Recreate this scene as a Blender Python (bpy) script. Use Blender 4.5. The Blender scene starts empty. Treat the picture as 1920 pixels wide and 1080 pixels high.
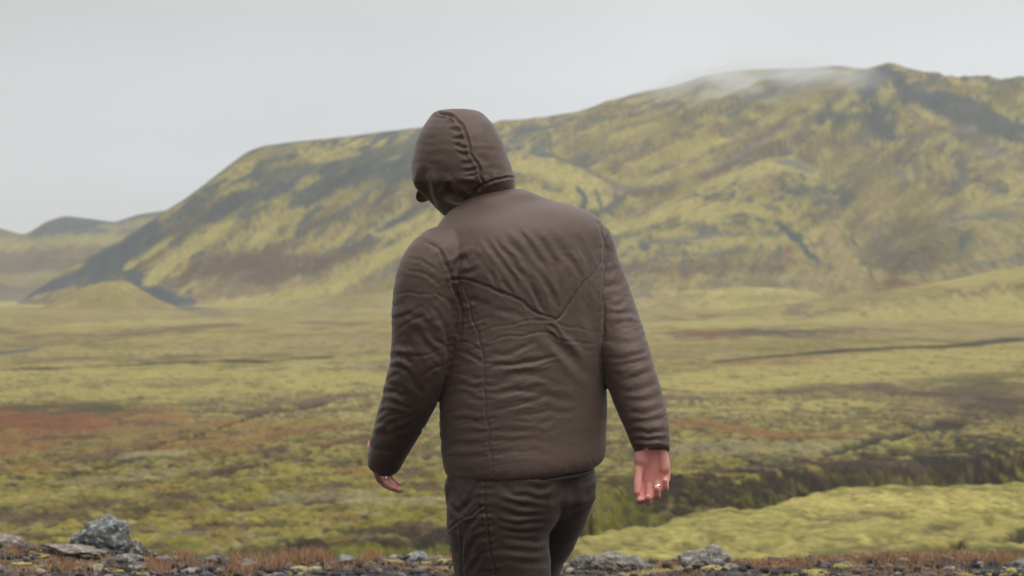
import bpy, bmesh, math, random
import numpy as np
from mathutils import Vector, Matrix, Quaternion

# ------------------------------------------------------------------ camera, world, sun
scene = bpy.context.scene
COL = scene.collection
F = 3733.3          # focal length in pixels of a 1920 wide frame (70 mm)
HC = 1.35           # camera height
HY = 560.0          # row of the horizon
HAZE_DENSITY = 1.0e-4

cam_d = bpy.data.cameras.new("camera")
cam = bpy.data.objects.new("camera", cam_d)
COL.objects.link(cam)
cam_d.lens = 70.0
cam_d.sensor_width = 36.0
cam_d.clip_start = 0.1
cam_d.clip_end = 30000.0
cam.location = (0, 0, HC)
cam.rotation_euler = (math.radians(90) + math.atan((HY - 540.0) / F), 0, 0)
cam_d.dof.use_dof = True
cam_d.dof.focus_distance = 4.75
cam_d.dof.aperture_fstop = 7.6
scene.camera = cam
scene.cycles.volume_bounces = 2

scene.view_settings.view_transform = 'Standard'
scene.view_settings.look = 'None'
scene.view_settings.exposure = EXPOSURE = 0.0
scene.view_settings.gamma = 1.0

SUN_EL, SUN_AZ = math.radians(60), math.radians(128)   # azimuth clockwise from +Y
world = bpy.data.worlds.new("World")
scene.world = world
world.use_nodes = True
wn, wl = world.node_tree.nodes, world.node_tree.links
wn.clear()
wo = wn.new('ShaderNodeOutputWorld')
wb = wn.new('ShaderNodeBackground')
sky = wn.new('ShaderNodeTexSky')
sky.sky_type = 'NISHITA'
sky.sun_disc = False
sky.sun_elevation = SUN_EL
sky.sun_rotation = SUN_AZ
sky.air_density = 1.0
sky.dust_density = 3.0
hsv = wn.new('ShaderNodeHueSaturation')
hsv.inputs['Saturation'].default_value = 0.10
mix = wn.new('ShaderNodeMixRGB')        # the overcast deck closing off the clear sky
mix.inputs[0].default_value = 0.90
tc = wn.new('ShaderNodeTexCoord')
sep = wn.new('ShaderNodeSeparateXYZ')
ramp = wn.new('ShaderNodeValToRGB')
ramp.color_ramp.interpolation = 'EASE'
cr = ramp.color_ramp.elements
SKYK = 7.55
cr[0].position = 0.0
cr[0].color = (0.84, 0.88, 0.93, 1)
cr[1].position = 1.0
cr[1].color = (2.3, 2.3, 2.3, 1)
for p, c in ((0.06, (0.93, 0.962, 0.995)), (0.10, (0.88, 0.91, 0.935)), (0.145, (0.80, 0.82, 0.84)), (0.30, (0.80, 0.81, 0.82)), (0.6, (1.5, 1.5, 1.5))):
    e = ramp.color_ramp.elements.new(p)
    e.color = (*c, 1)
nz = wn.new('ShaderNodeTexNoise')
nz.inputs['Scale'].default_value = 2.6
nz.inputs['Detail'].default_value = 3.0
nzr = wn.new('ShaderNodeMapRange')
nzr.inputs['From Min'].default_value = 0.3
nzr.inputs['From Max'].default_value = 0.7
nzr.inputs['To Min'].default_value = 0.91
nzr.inputs['To Max'].default_value = 1.07
# the deck is a little brighter towards the right (east) than towards the left
dirx = wn.new('ShaderNodeMapRange')
dirx.inputs['From Min'].default_value = -0.26
dirx.inputs['From Max'].default_value = 0.08
dirx.inputs['To Min'].default_value = 0.76
dirx.inputs['To Max'].default_value = 0.99
mul = wn.new('ShaderNodeMath'); mul.operation = 'MULTIPLY'
# unseen low sky behind the camera dimmed, added to deepen contrast on the jacket
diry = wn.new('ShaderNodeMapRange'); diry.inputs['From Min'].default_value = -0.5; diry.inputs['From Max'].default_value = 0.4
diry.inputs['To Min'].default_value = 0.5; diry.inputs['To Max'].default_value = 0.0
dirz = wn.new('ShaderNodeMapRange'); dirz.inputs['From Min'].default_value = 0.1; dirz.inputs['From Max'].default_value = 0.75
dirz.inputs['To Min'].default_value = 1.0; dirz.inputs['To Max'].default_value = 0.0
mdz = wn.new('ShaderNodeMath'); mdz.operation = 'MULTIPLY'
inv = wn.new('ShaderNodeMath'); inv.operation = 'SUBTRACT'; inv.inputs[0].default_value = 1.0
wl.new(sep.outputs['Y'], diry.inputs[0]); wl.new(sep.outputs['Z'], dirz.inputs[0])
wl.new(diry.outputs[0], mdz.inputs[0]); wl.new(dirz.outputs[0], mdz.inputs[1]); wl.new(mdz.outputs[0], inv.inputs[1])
mul3 = wn.new('ShaderNodeMath'); mul3.operation = 'MULTIPLY'
mul2 = wn.new('ShaderNodeMath'); mul2.operation = 'MULTIPLY'; mul2.inputs[1].default_value = SKYK
vm = wn.new('ShaderNodeVectorMath'); vm.operation = 'SCALE'
mp = wn.new('ShaderNodeMapping'); mp.inputs['Scale'].default_value = (1, 1, 3)
wl.new(tc.outputs['Generated'], sep.inputs[0])
wl.new(sep.outputs['Z'], ramp.inputs[0])
wl.new(tc.outputs['Generated'], mp.inputs[0])
wl.new(mp.outputs[0], nz.inputs['Vector'])
wl.new(nz.outputs[0], nzr.inputs[0])
wl.new(sep.outputs['X'], dirx.inputs[0])
wl.new(nzr.outputs[0], mul.inputs[0]); wl.new(dirx.outputs[0], mul.inputs[1])
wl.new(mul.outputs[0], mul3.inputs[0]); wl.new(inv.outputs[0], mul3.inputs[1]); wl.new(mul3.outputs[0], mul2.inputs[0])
wl.new(ramp.outputs[0], vm.inputs[0]); wl.new(mul2.outputs[0], vm.inputs['Scale'])
wl.new(sky.outputs[0], hsv.inputs['Color'])
wl.new(hsv.outputs[0], mix.inputs[1]); wl.new(vm.outputs[0], mix.inputs[2])
wl.new(mix.outputs[0], wb.inputs['Color'])
wb.inputs['Strength'].default_value = 0.13
wl.new(wb.outputs[0], wo.inputs['Surface'])

sun_d = bpy.data.lights.new("sun", 'SUN')
sun_d.energy = 1.2
sun_d.angle = math.radians(45)
sun_d.color = (1.0, 0.96, 0.91)
sun = bpy.data.objects.new("sun", sun_d)
COL.objects.link(sun)
sd = Vector((math.sin(SUN_AZ) * math.cos(SUN_EL), math.cos(SUN_AZ) * math.cos(SUN_EL), math.sin(SUN_EL)))
sun.rotation_euler = (-sd).to_track_quat('-Z', 'Y').to_euler()
sun.location = (0, -20, 40)

# ------------------------------------------------------------------ noise
_rng = np.random.RandomState(7)
_P = _rng.permutation(256).astype(np.int32)
_P = np.concatenate([_P, _P, _P])
_G = _rng.normal(size=(256, 3)).astype(np.float32)
_G /= np.linalg.norm(_G, axis=1, keepdims=True)

def perlin(x, y, z=None):
    x = np.asarray(x, np.float32); y = np.asarray(y, np.float32)
    z = np.zeros_like(x) if z is None else np.asarray(z, np.float32) + 0 * x
    xi = np.floor(x).astype(np.int32); yi = np.floor(y).astype(np.int32); zi = np.floor(z).astype(np.int32)
    xf = x - xi; yf = y - yi; zf = z - zi
    xi &= 255; yi &= 255; zi &= 255
    u = xf * xf * xf * (xf * (xf * 6 - 15) + 10)
    v = yf * yf * yf * (yf * (yf * 6 - 15) + 10)
    w = zf * zf * zf * (zf * (zf * 6 - 15) + 10)
    def g(i, j, k):
        h = _P[_P[_P[xi + i] + yi + j] + zi + k]
        gr = _G[h]
        return gr[..., 0] * (xf - i) + gr[..., 1] * (yf - j) + gr[..., 2] * (zf - k)
    def mixf(a, b, t): return a + (b - a) * t
    r0 = mixf(mixf(g(0, 0, 0), g(1, 0, 0), u), mixf(g(0, 1, 0), g(1, 1, 0), u), v)
    r1 = mixf(mixf(g(0, 0, 1), g(1, 0, 1), u), mixf(g(0, 1, 1), g(1, 1, 1), u), v)
    return mixf(r0, r1, w) * 1.5

def fbm(x, y, z=None, o=4, lac=2.03, gain=0.5):
    s = 0; a = 1.0; n = 0; f = 1.0
    for i in range(o):
        s = s + a * perlin(x * f + 17.3 * i, y * f - 9.1 * i, None if z is None else z * f)
        n += a; a *= gain; f *= lac
    return s / n * 1.3

def ridged(x, y, z=None, o=4):
    s = 0; a = 1.0; n = 0; f = 1.0
    for i in range(o):
        s = s + a * (1 - 2.2 * np.abs(perlin(x * f + 31.7 * i, y * f + 5.3 * i, None if z is None else z * f)))
        n += a; a *= 0.5; f *= 2.07
    return s / n

def sst(a, b, x):
    t = np.clip((x - a) / (b - a), 0, 1)
    return t * t * (3 - 2 * t)

def curve(px, pts):
    p = np.array(pts, np.float64)
    # smooth interpolation through the points
    xs, ys = p[:, 0], p[:, 1]
    return np.interp(px, xs, ys)

def scurve(px, pts, rad=14):
    return (curve(px - rad, pts) + curve(px - rad / 2, pts) + 2 * curve(px, pts) + curve(px + rad / 2, pts) + curve(px + rad, pts)) / 6

# ------------------------------------------------------------------ object helpers
def tag(o, label=None, cat=None, group=None, kind=None):
    if label: o['label'] = label
    if cat: o['category'] = cat
    if group: o['group'] = group
    if kind: o['kind'] = kind
    return o

def mesh_np(name, V, Fq, mat=None, parent=None, smooth=True):
    """V (n,3) float, Fq (m,3|4) int -> one mesh object"""
    V = np.ascontiguousarray(V, np.float32); Fq = np.ascontiguousarray(Fq, np.int32)
    me = bpy.data.meshes.new(name)
    k = Fq.shape[1]
    me.vertices.add(len(V)); me.vertices.foreach_set('co', V.ravel())
    me.loops.add(Fq.size); me.loops.foreach_set('vertex_index', Fq.ravel())
    me.polygons.add(len(Fq))
    me.polygons.foreach_set('loop_start', np.arange(0, Fq.size, k, dtype=np.int32))
    me.polygons.foreach_set('loop_total', np.full(len(Fq), k, np.int32))
    me.update(calc_edges=True)
    me.polygons.foreach_set('use_smooth', np.full(len(Fq), smooth))
    if mat: me.materials.append(mat)
    o = bpy.data.objects.new(name, me)
    COL.objects.link(o)
    if parent: o.parent = parent
    return o

def set_color(me, name, rgb):
    a = me.color_attributes.new(name, 'FLOAT_COLOR', 'POINT')
    c = np.ones((len(me.vertices), 4), np.float32); c[:, :3] = rgb
    a.data.foreach_set('color', c.ravel())

# ------------------------------------------------------------------ terrain heights
vis = np.linspace(-18.5, 18.5, 1060)
outer = np.concatenate([np.arange(-179, -60, 7.0), np.arange(-60, -18.6, 1.5)])
ang = np.radians(np.concatenate([outer, vis, -outer[::-1]]))
rows = [np.array([0.002, 0.1, 0.3, 0.6, 1, 1.5, 2, 2.5, 3, 3.5, 4]), np.arange(4.5, 8.9, 0.12), np.arange(8.9, 12, 0.03)]
r = 12.0
geo = []
while r < 1000:
    geo.append(r); r *= (1.012 if r < 34 else 1.0045 if r < 58 else 1.0026 if r < 98 else 1.008 if r < 160 else 1.012)
rows += [np.array(geo), np.arange(1000, 1660, 9), np.arange(1660, 2150, 3.2), np.arange(2150, 2800, 5.5), np.arange(2800, 3500, 7),
         np.array([3600, 3800, 4200, 5000, 6500, 9000.])]
R = np.concatenate(rows)
NA, NR = len(ang), len(R)
RR, AA = np.meshgrid(R, ang, indexing='ij')
X = RR * np.sin(AA); Y = RR * np.cos(AA)
ca = np.maximum(np.cos(AA), 0.5)
D = RR * ca
PX = 960 + F * np.clip(np.where(np.abs(AA) < 1.2, np.tan(AA), np.sign(AA) * 2.5), -2.5, 2.5)

def z_at(py, d): return HC + (HY - py) / F * d

def pick_floor(D, PX):
    z = np.interp(D, [0, 9.6, 10.4, 11.5, 14, 20, 30, 50, 80, 120, 200, 400, 1000, 1500, 4000, 9000],
                  [0, 0, 0.0, -.25, -.9, -2.1, -3.3, -4.9, -6.4, -7.7, -9.2, -10.6, -8.5, -5, -4, -4])
    # the near crest the person walks along
    lift = scurve(PX, [(0, .035), (150, .025), (300, .005), (500, -.015), (850, -.015), (1060, -.03), (1300, -.03), (1920, -.015)], 40)
    z = z + lift * np.exp(-((D - 10.4) / 0.9) ** 2)
    # ravine and its far bank: rB is where the bank's top edge stands
    pyB = scurve(PX, [(-300, 1062), (100, 1058), (300, 1042), (450, 1022), (600, 1002), (700, 1000), (780, 985), (860, 985), (1000, 955), (1110, 925), (1200, 893), (1350, 885), (1500, 872), (1650, 868), (1800, 850), (2300, 820)], 30)
    dd = np.geomspace(30, 130, 400)
    zf = np.interp(dd, [20, 30, 50, 80, 120, 200], [-2.1, -3.3, -4.9, -6.4, -7.7, -9.2])
    pyf = HY + F * (HC - zf) / dd
    rB = np.interp(pyB, pyf[::-1], dd[::-1])
    rB = rB + 1.8 * perlin(X / 4.5, 0 * Y) + 2.4 * perlin(X / 11, 0 * Y + 3.3)
    depth = scurve(PX, [(-300, .3), (300, .8), (500, 1.3), (700, 1.9), (1100, 2.6), (1920, 2.8)])
    bank = sst(0, 1, (rB - D) / (9.0 + 0.03 * D)) * (D > 14)
    z = z - depth * bank
    # mossy mound right of the person
    crestD = scurve(PX, [(1000, 24), (1050, 27), (1230, 33), (1400, 38), (1600, 43), (1920, 46), (2400, 48)])
    pyC = scurve(PX, [(900, 1120), (1000, 1062), (1050, 1037), (1100, 1020), (1230, 987), (1330, 964), (1400, 951), (1500, 935), (1600, 920), (1700, 913), (1920, 911), (2400, 905)], 20)
    zc = z_at(pyC, crestD)
    z0 = -1.75
    u = (D - 18) / (crestD - 18)
    zm = np.where(u < 1, z0 + (zc - z0) * np.clip(u, 0, 1) ** 0.8, zc - (D - crestD) ** 2 * 0.10)
    zm = zm + 0.10 * fbm(X / 5, Y / 7, o=3) * sst(0, .2, u) * sst(1.3, .8, u)
    w = sst(970, 1080, PX) * (D > 17)
    z = np.where((w > 0) & (zm > z), z + (zm - z) * w, z)
    return z, bank, rB, u, crestD

Z, BANK, RB, UM, CD = pick_floor(D, PX)
MOUND = ((UM > 0) & (UM < 1.15) & (PX > 980)).astype(float)

# swells on the valley floor
sw = sst(60, 120, D)
n1 = fbm(X / 60 + 3, Y / 110, o=3)
Z = Z + sw * (0.7 * n1) * sst(1500, 300, D) + sst(300, 900, D) * 1.6 * fbm(X / 200, Y / 260 + 7, o=3) * sst(1700, 1300, D)

def hill(z, d0, dc, crest, sharp=1.35, lo=-6.0, back=0.10, soft=5.0, skew=0.8):
    """a hill whose visible crest stands dc away; the outline follows `crest` seen from the path"""
    zc = z_at(scurve(PX, crest, 9), dc)
    dcv = dc; d0v = d0
    u = (D - d0v) / (dcv - d0v)
    s = np.sin(np.clip(u, 0, 1) * math.pi / 2) ** sharp
    zh = lo + (zc - lo) * s
    zh = np.where(D < d0v, lo + (D - d0v) * .08, zh)
    zh = np.where(u > 1, zc - (D - dcv) * back, zh)
    zh = np.where(zc < lo + 1, lo - 20, zh)
    return zh, np.clip(u, 0, 1.5), zc

OFF = 604
M1 = [(20, OFF), (45, 588), (80, 575), (120, 556), (160, 538), (190, 529), (215, 526), (240, 529), (262, 541), (290, 558), (340, 578), (380, OFF)]
M2 = [(1100, OFF), (1130, 590), (1215, 574), (1260, 558), (1330, 542), (1400, 537), (1470, 540), (1540, 548), (1620, 564), (1700, 584), (1740, OFF)]
R1 = [(1180, OFF), (1220, 592), (1380, 580), (1500, 566), (1600, 553), (1700, 540), (1800, 521), (1920, 497), (2400, 440)]
M3 = [(300, OFF), (340, 590), (480, 574), (600, 561), (720, 547), (860, 530), (1000, 526), (1120, 545), (1200, 562), (1280, 578), (1340, 592), (1380, OFF)]
B = [(-400, OFF), (20, 580), (60, 548), (100, 524), (160, 490), (230, 457), (262, 430), (300, 402), (345, 375), (385, 345), (430, 310), (462, 286), (495, 274), (560, 266), (650, 257), (720, 248), (780, 241),
     (860, 236), (950, 255), (1060, 300), (1130, 360), (1200, 470), (1260, 560), (1300, OFF)]
L1 = [(640, 580), (740, 500), (820, 390), (880, 320), (920, 294), (960, 284), (1040, 296), (1100, 320), (1150, 350), (1172, 390), (1182, 430), (1200, 500), (1230, 580), (1250, OFF)]
S2 = [(1060, OFF), (1090, 560), (1130, 445), (1200, 402), (1300, 358), (1380, 318), (1440, 296), (1490, 292), (1530, 318), (1570, 380), (1600, 450), (1640, 525), (1680, OFF)]
S3 = [(1600, OFF), (1640, 560), (1700, 470), (1760, 430), (1830, 400), (1920, 375), (2400, 330)]
C = [(700, OFF), (760, 420), (850, 290), (900, 262), (950, 245), (1000, 232), (1080, 218), (1130, 200), (1200, 179), (1260, 168), (1320, 149), (1380, 139), (1440, 136), (1510, 135), (1570, 130),
     (1620, 137), (1640, 131), (1656, 127), (1668, 123), (1682, 128), (1700, 134), (1720, 138), (1760, 148), (1830, 153), (1920, 157), (2200, 190), (2600, 300)]
FH = [(-800, 380), (-100, 410), (0, 428), (45, 441), (65, 430), (85, 416), (120, 405), (165, 410), (215, 417), (260, 402), (310, 395), (420, 380), (600, 400)]
hills = []
def smax(a, b, k):
    h = np.clip(0.5 + 0.5 * (b - a) / k, 0, 1)
    return a * (1 - h) + b * h + k * h * (1 - h)
HID = np.zeros_like(Z)          # which hill a point lies on
HU = np.zeros_like(Z)
big = R > 880
sl = slice(int(np.argmax(big)), NR)
def place(idn, crest, d0, dc, gk=1.0, gamp=0.0, gscale=30., sharp=1.35, soft=4.0, back=.1, lo=-6.0):
    global Z
    zh, u, zc = hill(Z, d0, dc, crest, sharp, lo, back)
    zh_, u_ = zh[sl], u[sl]
    if gamp:
        q = X[sl] - gk * zh_
        g = ridged(q / gscale, D[sl] / (gscale * 6) + idn, o=4)
        g2 = fbm(q / (gscale * 3.1), D[sl] / (gscale * 7) + idn * 3, o=2)
        amp = np.clip((zc[sl] - lo) / 60, 0, 1) * sst(0, .25, u_) * sst(.88, .58, u_)
        g3 = ridged(q / (gscale * .34) + 5, D[sl] / (gscale * 2.2) + idn, o=3)
        zh_ = zh_ + gamp * (0.6 * g + 0.9 * g2 + .22 * g3) * amp
    za = Z[sl]
    new = np.where(zh_ > za - 3 * soft, smax(za, zh_, soft), za)
    on = zh_ > za
    HID[sl] = np.where(on, idn, HID[sl]); HU[sl] = np.where(on, u_, HU[sl])
    Z[sl] = new

place(1, FH, 3000, 3400, 0.8, 8, 45)
place(2, C, 1800, 2700, 1.6, 50, 85)
place(3, B, 1740, 2110, 1.0, 20, 36)
place(4, L1, 1700, 1960, 0.3, 7, 26, soft=9)
place(5, S2, 1660, 1990, 1.2, 20, 50, soft=16)
place(6, S3, 1650, 2020, -0.2, 10, 40, soft=12)
place(7, M3, 1350, 1640, 0.5, 1.0, 30, soft=1.5, lo=-9.)
place(8, M2, 1380, 1500, 0.5, .6, 30, soft=1.2, lo=-9.)
place(9, M1, 1320, 1400, 0.5, .6, 20, soft=1.2, lo=-9.)
place(10, R1, 950, 1150, 0.5, .8, 30, soft=1.5, lo=-10.)
zc2 = z_at(np.array(122.0), 2700.0)

# ------------------------------------------------------------------ strokes: places on the land found through their bearing and height
vcols = np.where(np.abs(np.degrees(ang)) < 18.4)[0]
tanv = np.tan(ang[vcols])
PY = HY + F * (HC - Z) / np.maximum(D, .1)
RMIN = np.minimum.accumulate(np.where(D > 5, PY, 9e9), axis=0)
def land(px, py):
    """world point of the land met along the given bearing at the given elevation"""
    j = vcols[np.argmin(np.abs(960 + F * tanv - px))]
    col = RMIN[:, j]
    i = int(np.argmax(col <= py)) if (col <= py).any() else NR - 6
    i = max(i, 1)
    a, b = PY[i - 1, j], PY[i, j]
    t = 0 if a == b else min(max((a - py) / (a - b), 0), 1)
    return np.array([X[i-1, j] * (1 - t) + X[i, j] * t, Y[i-1, j] * (1 - t) + Y[i, j] * t, Z[i-1, j] * (1 - t) + Z[i, j] * t])

def stroke_mask(pts, wx, wy, rough=0.5, noise=None):
    P3 = [land(*p) for p in pts]
    m = np.zeros_like(Z)
    mount = np.mean([p[1] for p in P3]) > 1600 or (np.mean([p[2] for p in P3]) > -1 and np.mean([p[1] for p in P3]) > 900)
    segs = list(zip(P3[:-1], P3[1:])) if len(P3) > 1 else [(P3[0], P3[0])]
    for a, b in segs:
        d = 0.5 * (a[1] + b[1])
        sx = wx * d / F
        if mount:
            sy = wy * d / F
            ax, ay, bx, by = a[0] / sx, a[2] / sy, b[0] / sx, b[2] / sy
            lo_, hi_ = min(a[1], b[1]) - 260, max(a[1], b[1]) + 260
        else:
            hc = max(HC - 0.5 * (a[2] + b[2]), 4.)
            sy = min(wy * d * d / (F * hc), 50.)
            ax, ay, bx, by = a[0] / sx, a[1] / sy, b[0] / sx, b[1] / sy
            lo_, hi_ = min(a[1], b[1]) - 2.5 * sy, max(a[1], b[1]) + 2.5 * sy
        i0 = max(int(np.searchsorted(R, lo_)) - 1, 0); i1 = int(np.searchsorted(R, hi_ * 1.06)) + 1
        s_ = (slice(i0, i1), slice(None))
        qx = X[s_] / sx; qy = (Z[s_] if mount else Y[s_]) / sy
        vx, vy = bx - ax, by - ay
        L = vx * vx + vy * vy
        t = np.clip(((qx - ax) * vx + (qy - ay) * vy) / L, 0, 1) if L > 1e-9 else 0
        dist = np.hypot(qx - ax - t * vx, qy - ay - t * vy)
        if noise is not None: dist = dist + rough * noise[s_]
        m[s_] = np.maximum(m[s_], sst(1.25, .55, dist) * (Y[s_] > 0))
    return m
# ------------------------------------------------------------------ noises shared by the ground's cover
def FB(lo, hi, sx, sy, ox=0., oy=0., o=4, kz=0., zs=None, zo=0., fill=-1.0):
    """fractal noise over the rows of the land between two distances"""
    a = int(np.searchsorted(R, lo)); b_ = int(np.searchsorted(R, hi))
    out_ = np.full(Z.shape, fill, np.float32)
    x_ = X[a:b_] - kz * Z[a:b_]
    out_[a:b_] = fbm(x_ / sx + ox, Y[a:b_] / sy + oy, None if zs is None else Z[a:b_] / zs + zo, o=o)
    return out_
EDGE = np.where(D > 1250, 1.5 * FB(1240, 3600, 13, 90, kz=1., zs=11., o=5, fill=0) + .9 * FB(1240, 3600, 3.6, 40, kz=1., zs=7., o=3, fill=0),
       np.where(D > 150, 1.2 * FB(145, 1260, 6, 24, o=5, fill=0), 1.3 * FB(0, 155, 1.1, 3.0, o=5, zs=.7, fill=0)))

# erosion ditches: thin dark cuts (carved, then coloured as bare soil)
cuts = [
 ([(165, 686), (240, 683), (340, 678), (430, 675), (500, 678), (560, 671), (620, 669)], 6, 3.2, .5),
 ([(0, 693), (60, 690), (120, 690)], 5, 3, .3),
 ([(300, 832), (345, 822), (400, 806), (440, 792), (480, 778), (520, 768), (560, 764), (600, 757)], 10, 8, .9),
 ([(0, 870), (30, 864), (60, 858)], 5, 4, .4),
 ([(165, 884), (200, 876), (240, 866)], 12, 7, .6),
 ([(300, 905), (345, 893), (420, 886), (480, 874), (530, 862), (575, 851)], 10, 7, .8),
 ([(600, 838), (650, 826), (690, 818)], 7, 4, .3),
 ([(1500, 663), (1600, 655), (1690, 652), (1740, 650), (1800, 647), (1860, 640), (1920, 634)], 7, 2.4, .35),
 ([(1340, 678), (1400, 672), (1500, 664)], 6, 1.8, .2),
 ([(1540, 852), (1590, 838), (1650, 822), (1700, 815)], 9, 5, .5),
 ([(1670, 795), (1720, 805), (1760, 800), (1790, 790)], 9, 7, .6),
 ([(1820, 1018), (1870, 1008), (1925, 1000)], 9, 6, .2),
 ([(1640, 1038), (1720, 1030), (1800, 1024)], 6, 4, .2),
]
CUT = np.zeros_like(Z)
for pts, wx, wy, dep in cuts:
    m = stroke_mask(pts, wx, wy, 0.5, EDGE)
    CUT = np.maximum(CUT, m)
    Z -= dep * m * 0.6
# moss hummocks and small bumps
near = sst(13, 17, D)
CUSH = FB(12, 420, 0.55, 0.75, o=3, zs=.8, fill=0)              # cushions
h2 = FB(12, 420, 3.1, 3.6, 9, 0, o=3, fill=0)
Z += near * sst(400, 60, D) * (0.23 * CUSH * (1 - .55 * MOUND) + 0.20 * h2)
lump = np.maximum(0, FB(20, 120, 2.0, 1.9, 40, 0, o=4, zs=1.3, fill=0))
Z += near * BANK * (1 - MOUND) * .8 * lump
Z += near * BANK * (1 - MOUND) * 0.3 * FB(20, 120, .9, .8, 4, 0, o=3, zs=.9, fill=0)
Z += sst(13, 11, D) * sst(5.5, 7.5, D) * (0.022 * FB(5, 14, .35, .35, fill=0) + 0.035 * FB(5, 14, 1.1, 1.1, 0, 30, o=2, fill=0))
PY = HY + F * (HC - Z) / np.maximum(D, .1)
RMIN = np.minimum.accumulate(np.where(D > 5, PY, 9e9), axis=0)

# ------------------------------------------------------------------ ground cover colours (albedo of each kind of cover)
C_ = dict(
 moss=(.268, .228, .076), mossb=(.262, .228, .070), mossn=(.225, .190, .042), lime=(.170, .168, .026), mdull=(.165, .134, .050), olive=(.066, .060, .024), tan=(.225, .172, .080),
 slate=(.046, .058, .062), slate2=(.085, .092, .084), brown=(.085, .058, .042), rust=(.185, .092, .036), rustd=(.140, .056, .028),
 soil=(.024, .019, .015), soilb=(.042, .029, .022), gravel=(.040, .037, .037), grey=(.125, .112, .102), pale=(.26, .235, .125))
C_ = {k: np.array(v, np.float32) for k, v in C_.items()}
COLR = np.empty(Z.shape + (3,), np.float32)
COLR[:] = C_['moss']
def lay(mask, name):
    m = np.clip(mask, 0, 1)[..., None].astype(np.float32)
    global COLR
    COLR = COLR * (1 - m) + C_[name] * m

f5 = FB(100, 1800, 70, 200, 2, 3)
plain = sst(1700, 1300, D)
lay(plain * sst(200, 500, D) * .35, 'mdull')
lay(plain * sst(-.25, .25, f5) * sst(150, 400, D) * .8, 'tan')
lay(plain * sst(-.10, .30, FB(60, 1800, 26, 60, 0, 0, o=5)) * .8 * sst(70, 200, D), 'mdull')
lay(plain * sst(.10, .40, FB(60, 1800, 9, 22, 5, 8, o=5)) * .65 * sst(70, 150, D), 'olive')
lay(plain * sst(.18, .36, FB(100, 1800, 34, 90, 50, 4, o=5)) * .6 * sst(120, 300, D), 'brown')
lay(plain * sst(.12, .40, FB(200, 1800, 60, 60, 80, 4, o=5)) * .6 * sst(200, 400, D), 'moss')
# close moss: cushions mottled with dead tan fronds, dark gaps and grey soil
nr_ = sst(420, 90, D) * near
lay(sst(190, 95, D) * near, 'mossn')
big1 = FB(12, 430, 7, 12, -20, 4); med = FB(12, 430, 2.2, 4.6, -7, 2)
lay(nr_ * sst(-.1, .35, big1) * .4, 'tan')
lay(nr_ * sst(.02, .40, med) * .75, 'mdull')
lay(nr_ * sst(.12, .45, FB(12, 430, 3.2, 7, -70, 2)) * .6, 'rust')
lay(nr_ * sst(.14, .42, FB(12, 430, .9, 1.8, -7, 21, zs=.8)) * .6, 'pale')
lay(nr_ * sst(.04, .34, FB(12, 430, 1.6, 3.2, -37, 21, o=5, zs=1.)) * .6, 'olive')
lay(nr_ * sst(.12, .38, FB(12, 430, 3.0, 6.5, 70, 2, o=5)) * .75, 'brown')
gap = nr_ * sst(.08, -.26, CUSH + .25 * h2)
lay(gap * .85, 'olive'); lay(gap * sst(.3, .9, gap) * .7, 'soilb')
# the mound: brighter and smoother moss
mo = MOUND * sst(1.1, 1.0, UM)
lay(mo * .95, 'mossb')
lay(mo * sst(.05, .45, FB(14, 60, 1.1, 4)) * .4, 'mdull')
lay(mo * sst(.0, -.35, CUSH) * .5, 'olive')
lay(mo * sst(.22, .36, FB(14, 60, 1.6, 5.5, 4, 0)) * .55, 'brown')
lay(mo * sst(.25, .45, FB(14, 60, .35, 1.2, 4, 0, o=3)) * .6, 'olive')
# ravine bank: bare dark earth with hanging moss
rv = BANK * (1 - MOUND) * (D > 20) * sst(1.0, 1.08, np.where(PX > 980, UM, 2))
lay(rv * sst(.04, .25, BANK) * .9, 'soilb')
lay(rv * sst(.0, .3, FB(20, 130, 1.2, 2, o=4, zs=.8)) * .7, 'soil')
lay(rv * sst(.02, .25, FB(20, 130, .9, 2, 30, 0, o=4, zs=.7)) * .6, 'brown')
lay(rv * sst(.0, .2, FB(20, 130, .8, 1.5, 3, 0, o=4, zs=.55)) * .9, 'olive')
lay(rv * sst(.10, .26, FB(20, 130, .6, 1.2, 13, 0, o=4, zs=.45)) * .85, 'mdull')
lay(rv * sst(.16, .34, FB(20, 130, .9, 1.5, 23, 0, o=4, zs=.5)) * .9, 'lime')

# hillsides: moss over slate scree and brown turf
H = HID[sl]; U = HU[sl]; Zs = Z[sl]
# slow warp so that the gullies wander
wp = 26 * fbm(X[sl] / 140, Zs / 70, D[sl] / 300, o=3)
gB = lambda k, s, o=4, off=0.: fbm((X[sl] - k * Z[sl] + wp) / s + off, Z[sl] / (s * 1.7) + off, D[sl] / (s * 8), o=o)
msk = np.zeros_like(Z)
def hl(mask, name):
    msk[:] = 0
    msk[sl] = mask * sst(1250, 1500, D[sl]) * (H > 0)
    lay(msk, name)
K = np.select([H == 1, H == 2, H == 3, H == 4, H == 5, H == 6], [1.0, 1.4, 1.0, .3, 1.0, -.2], .5)
isl = lambda *ids: np.isin(H, ids).astype(float)
big_ = isl(1, 2, 3, 4, 5, 6)
a1 = gB(K, 26, 5); a2 = gB(K, 11, 4, 3.); a3 = gB(K, 60, 5, 7.)
bl = fbm(X[sl] / 30 + 3, Zs / 18, D[sl] / 90, o=5)          # blotches
bs = fbm(X[sl] / 9 + 3, Zs / 6, D[sl] / 40, o=4)
hl(big_ * (.35 + .6 * sst(-.30, .30, a3)), 'mdull')
hl(big_ * sst(-.05, .35, bl) * .5, 'tan')
hl(big_ * sst(.12, -.30, bl + .3 * a2) * .7, 'moss')
hl(big_ * sst(.0, .38, a1) * .6, 'olive')
hl(big_ * sst(.15, .45, bs + .4 * a1) * .5, 'brown')
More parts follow.
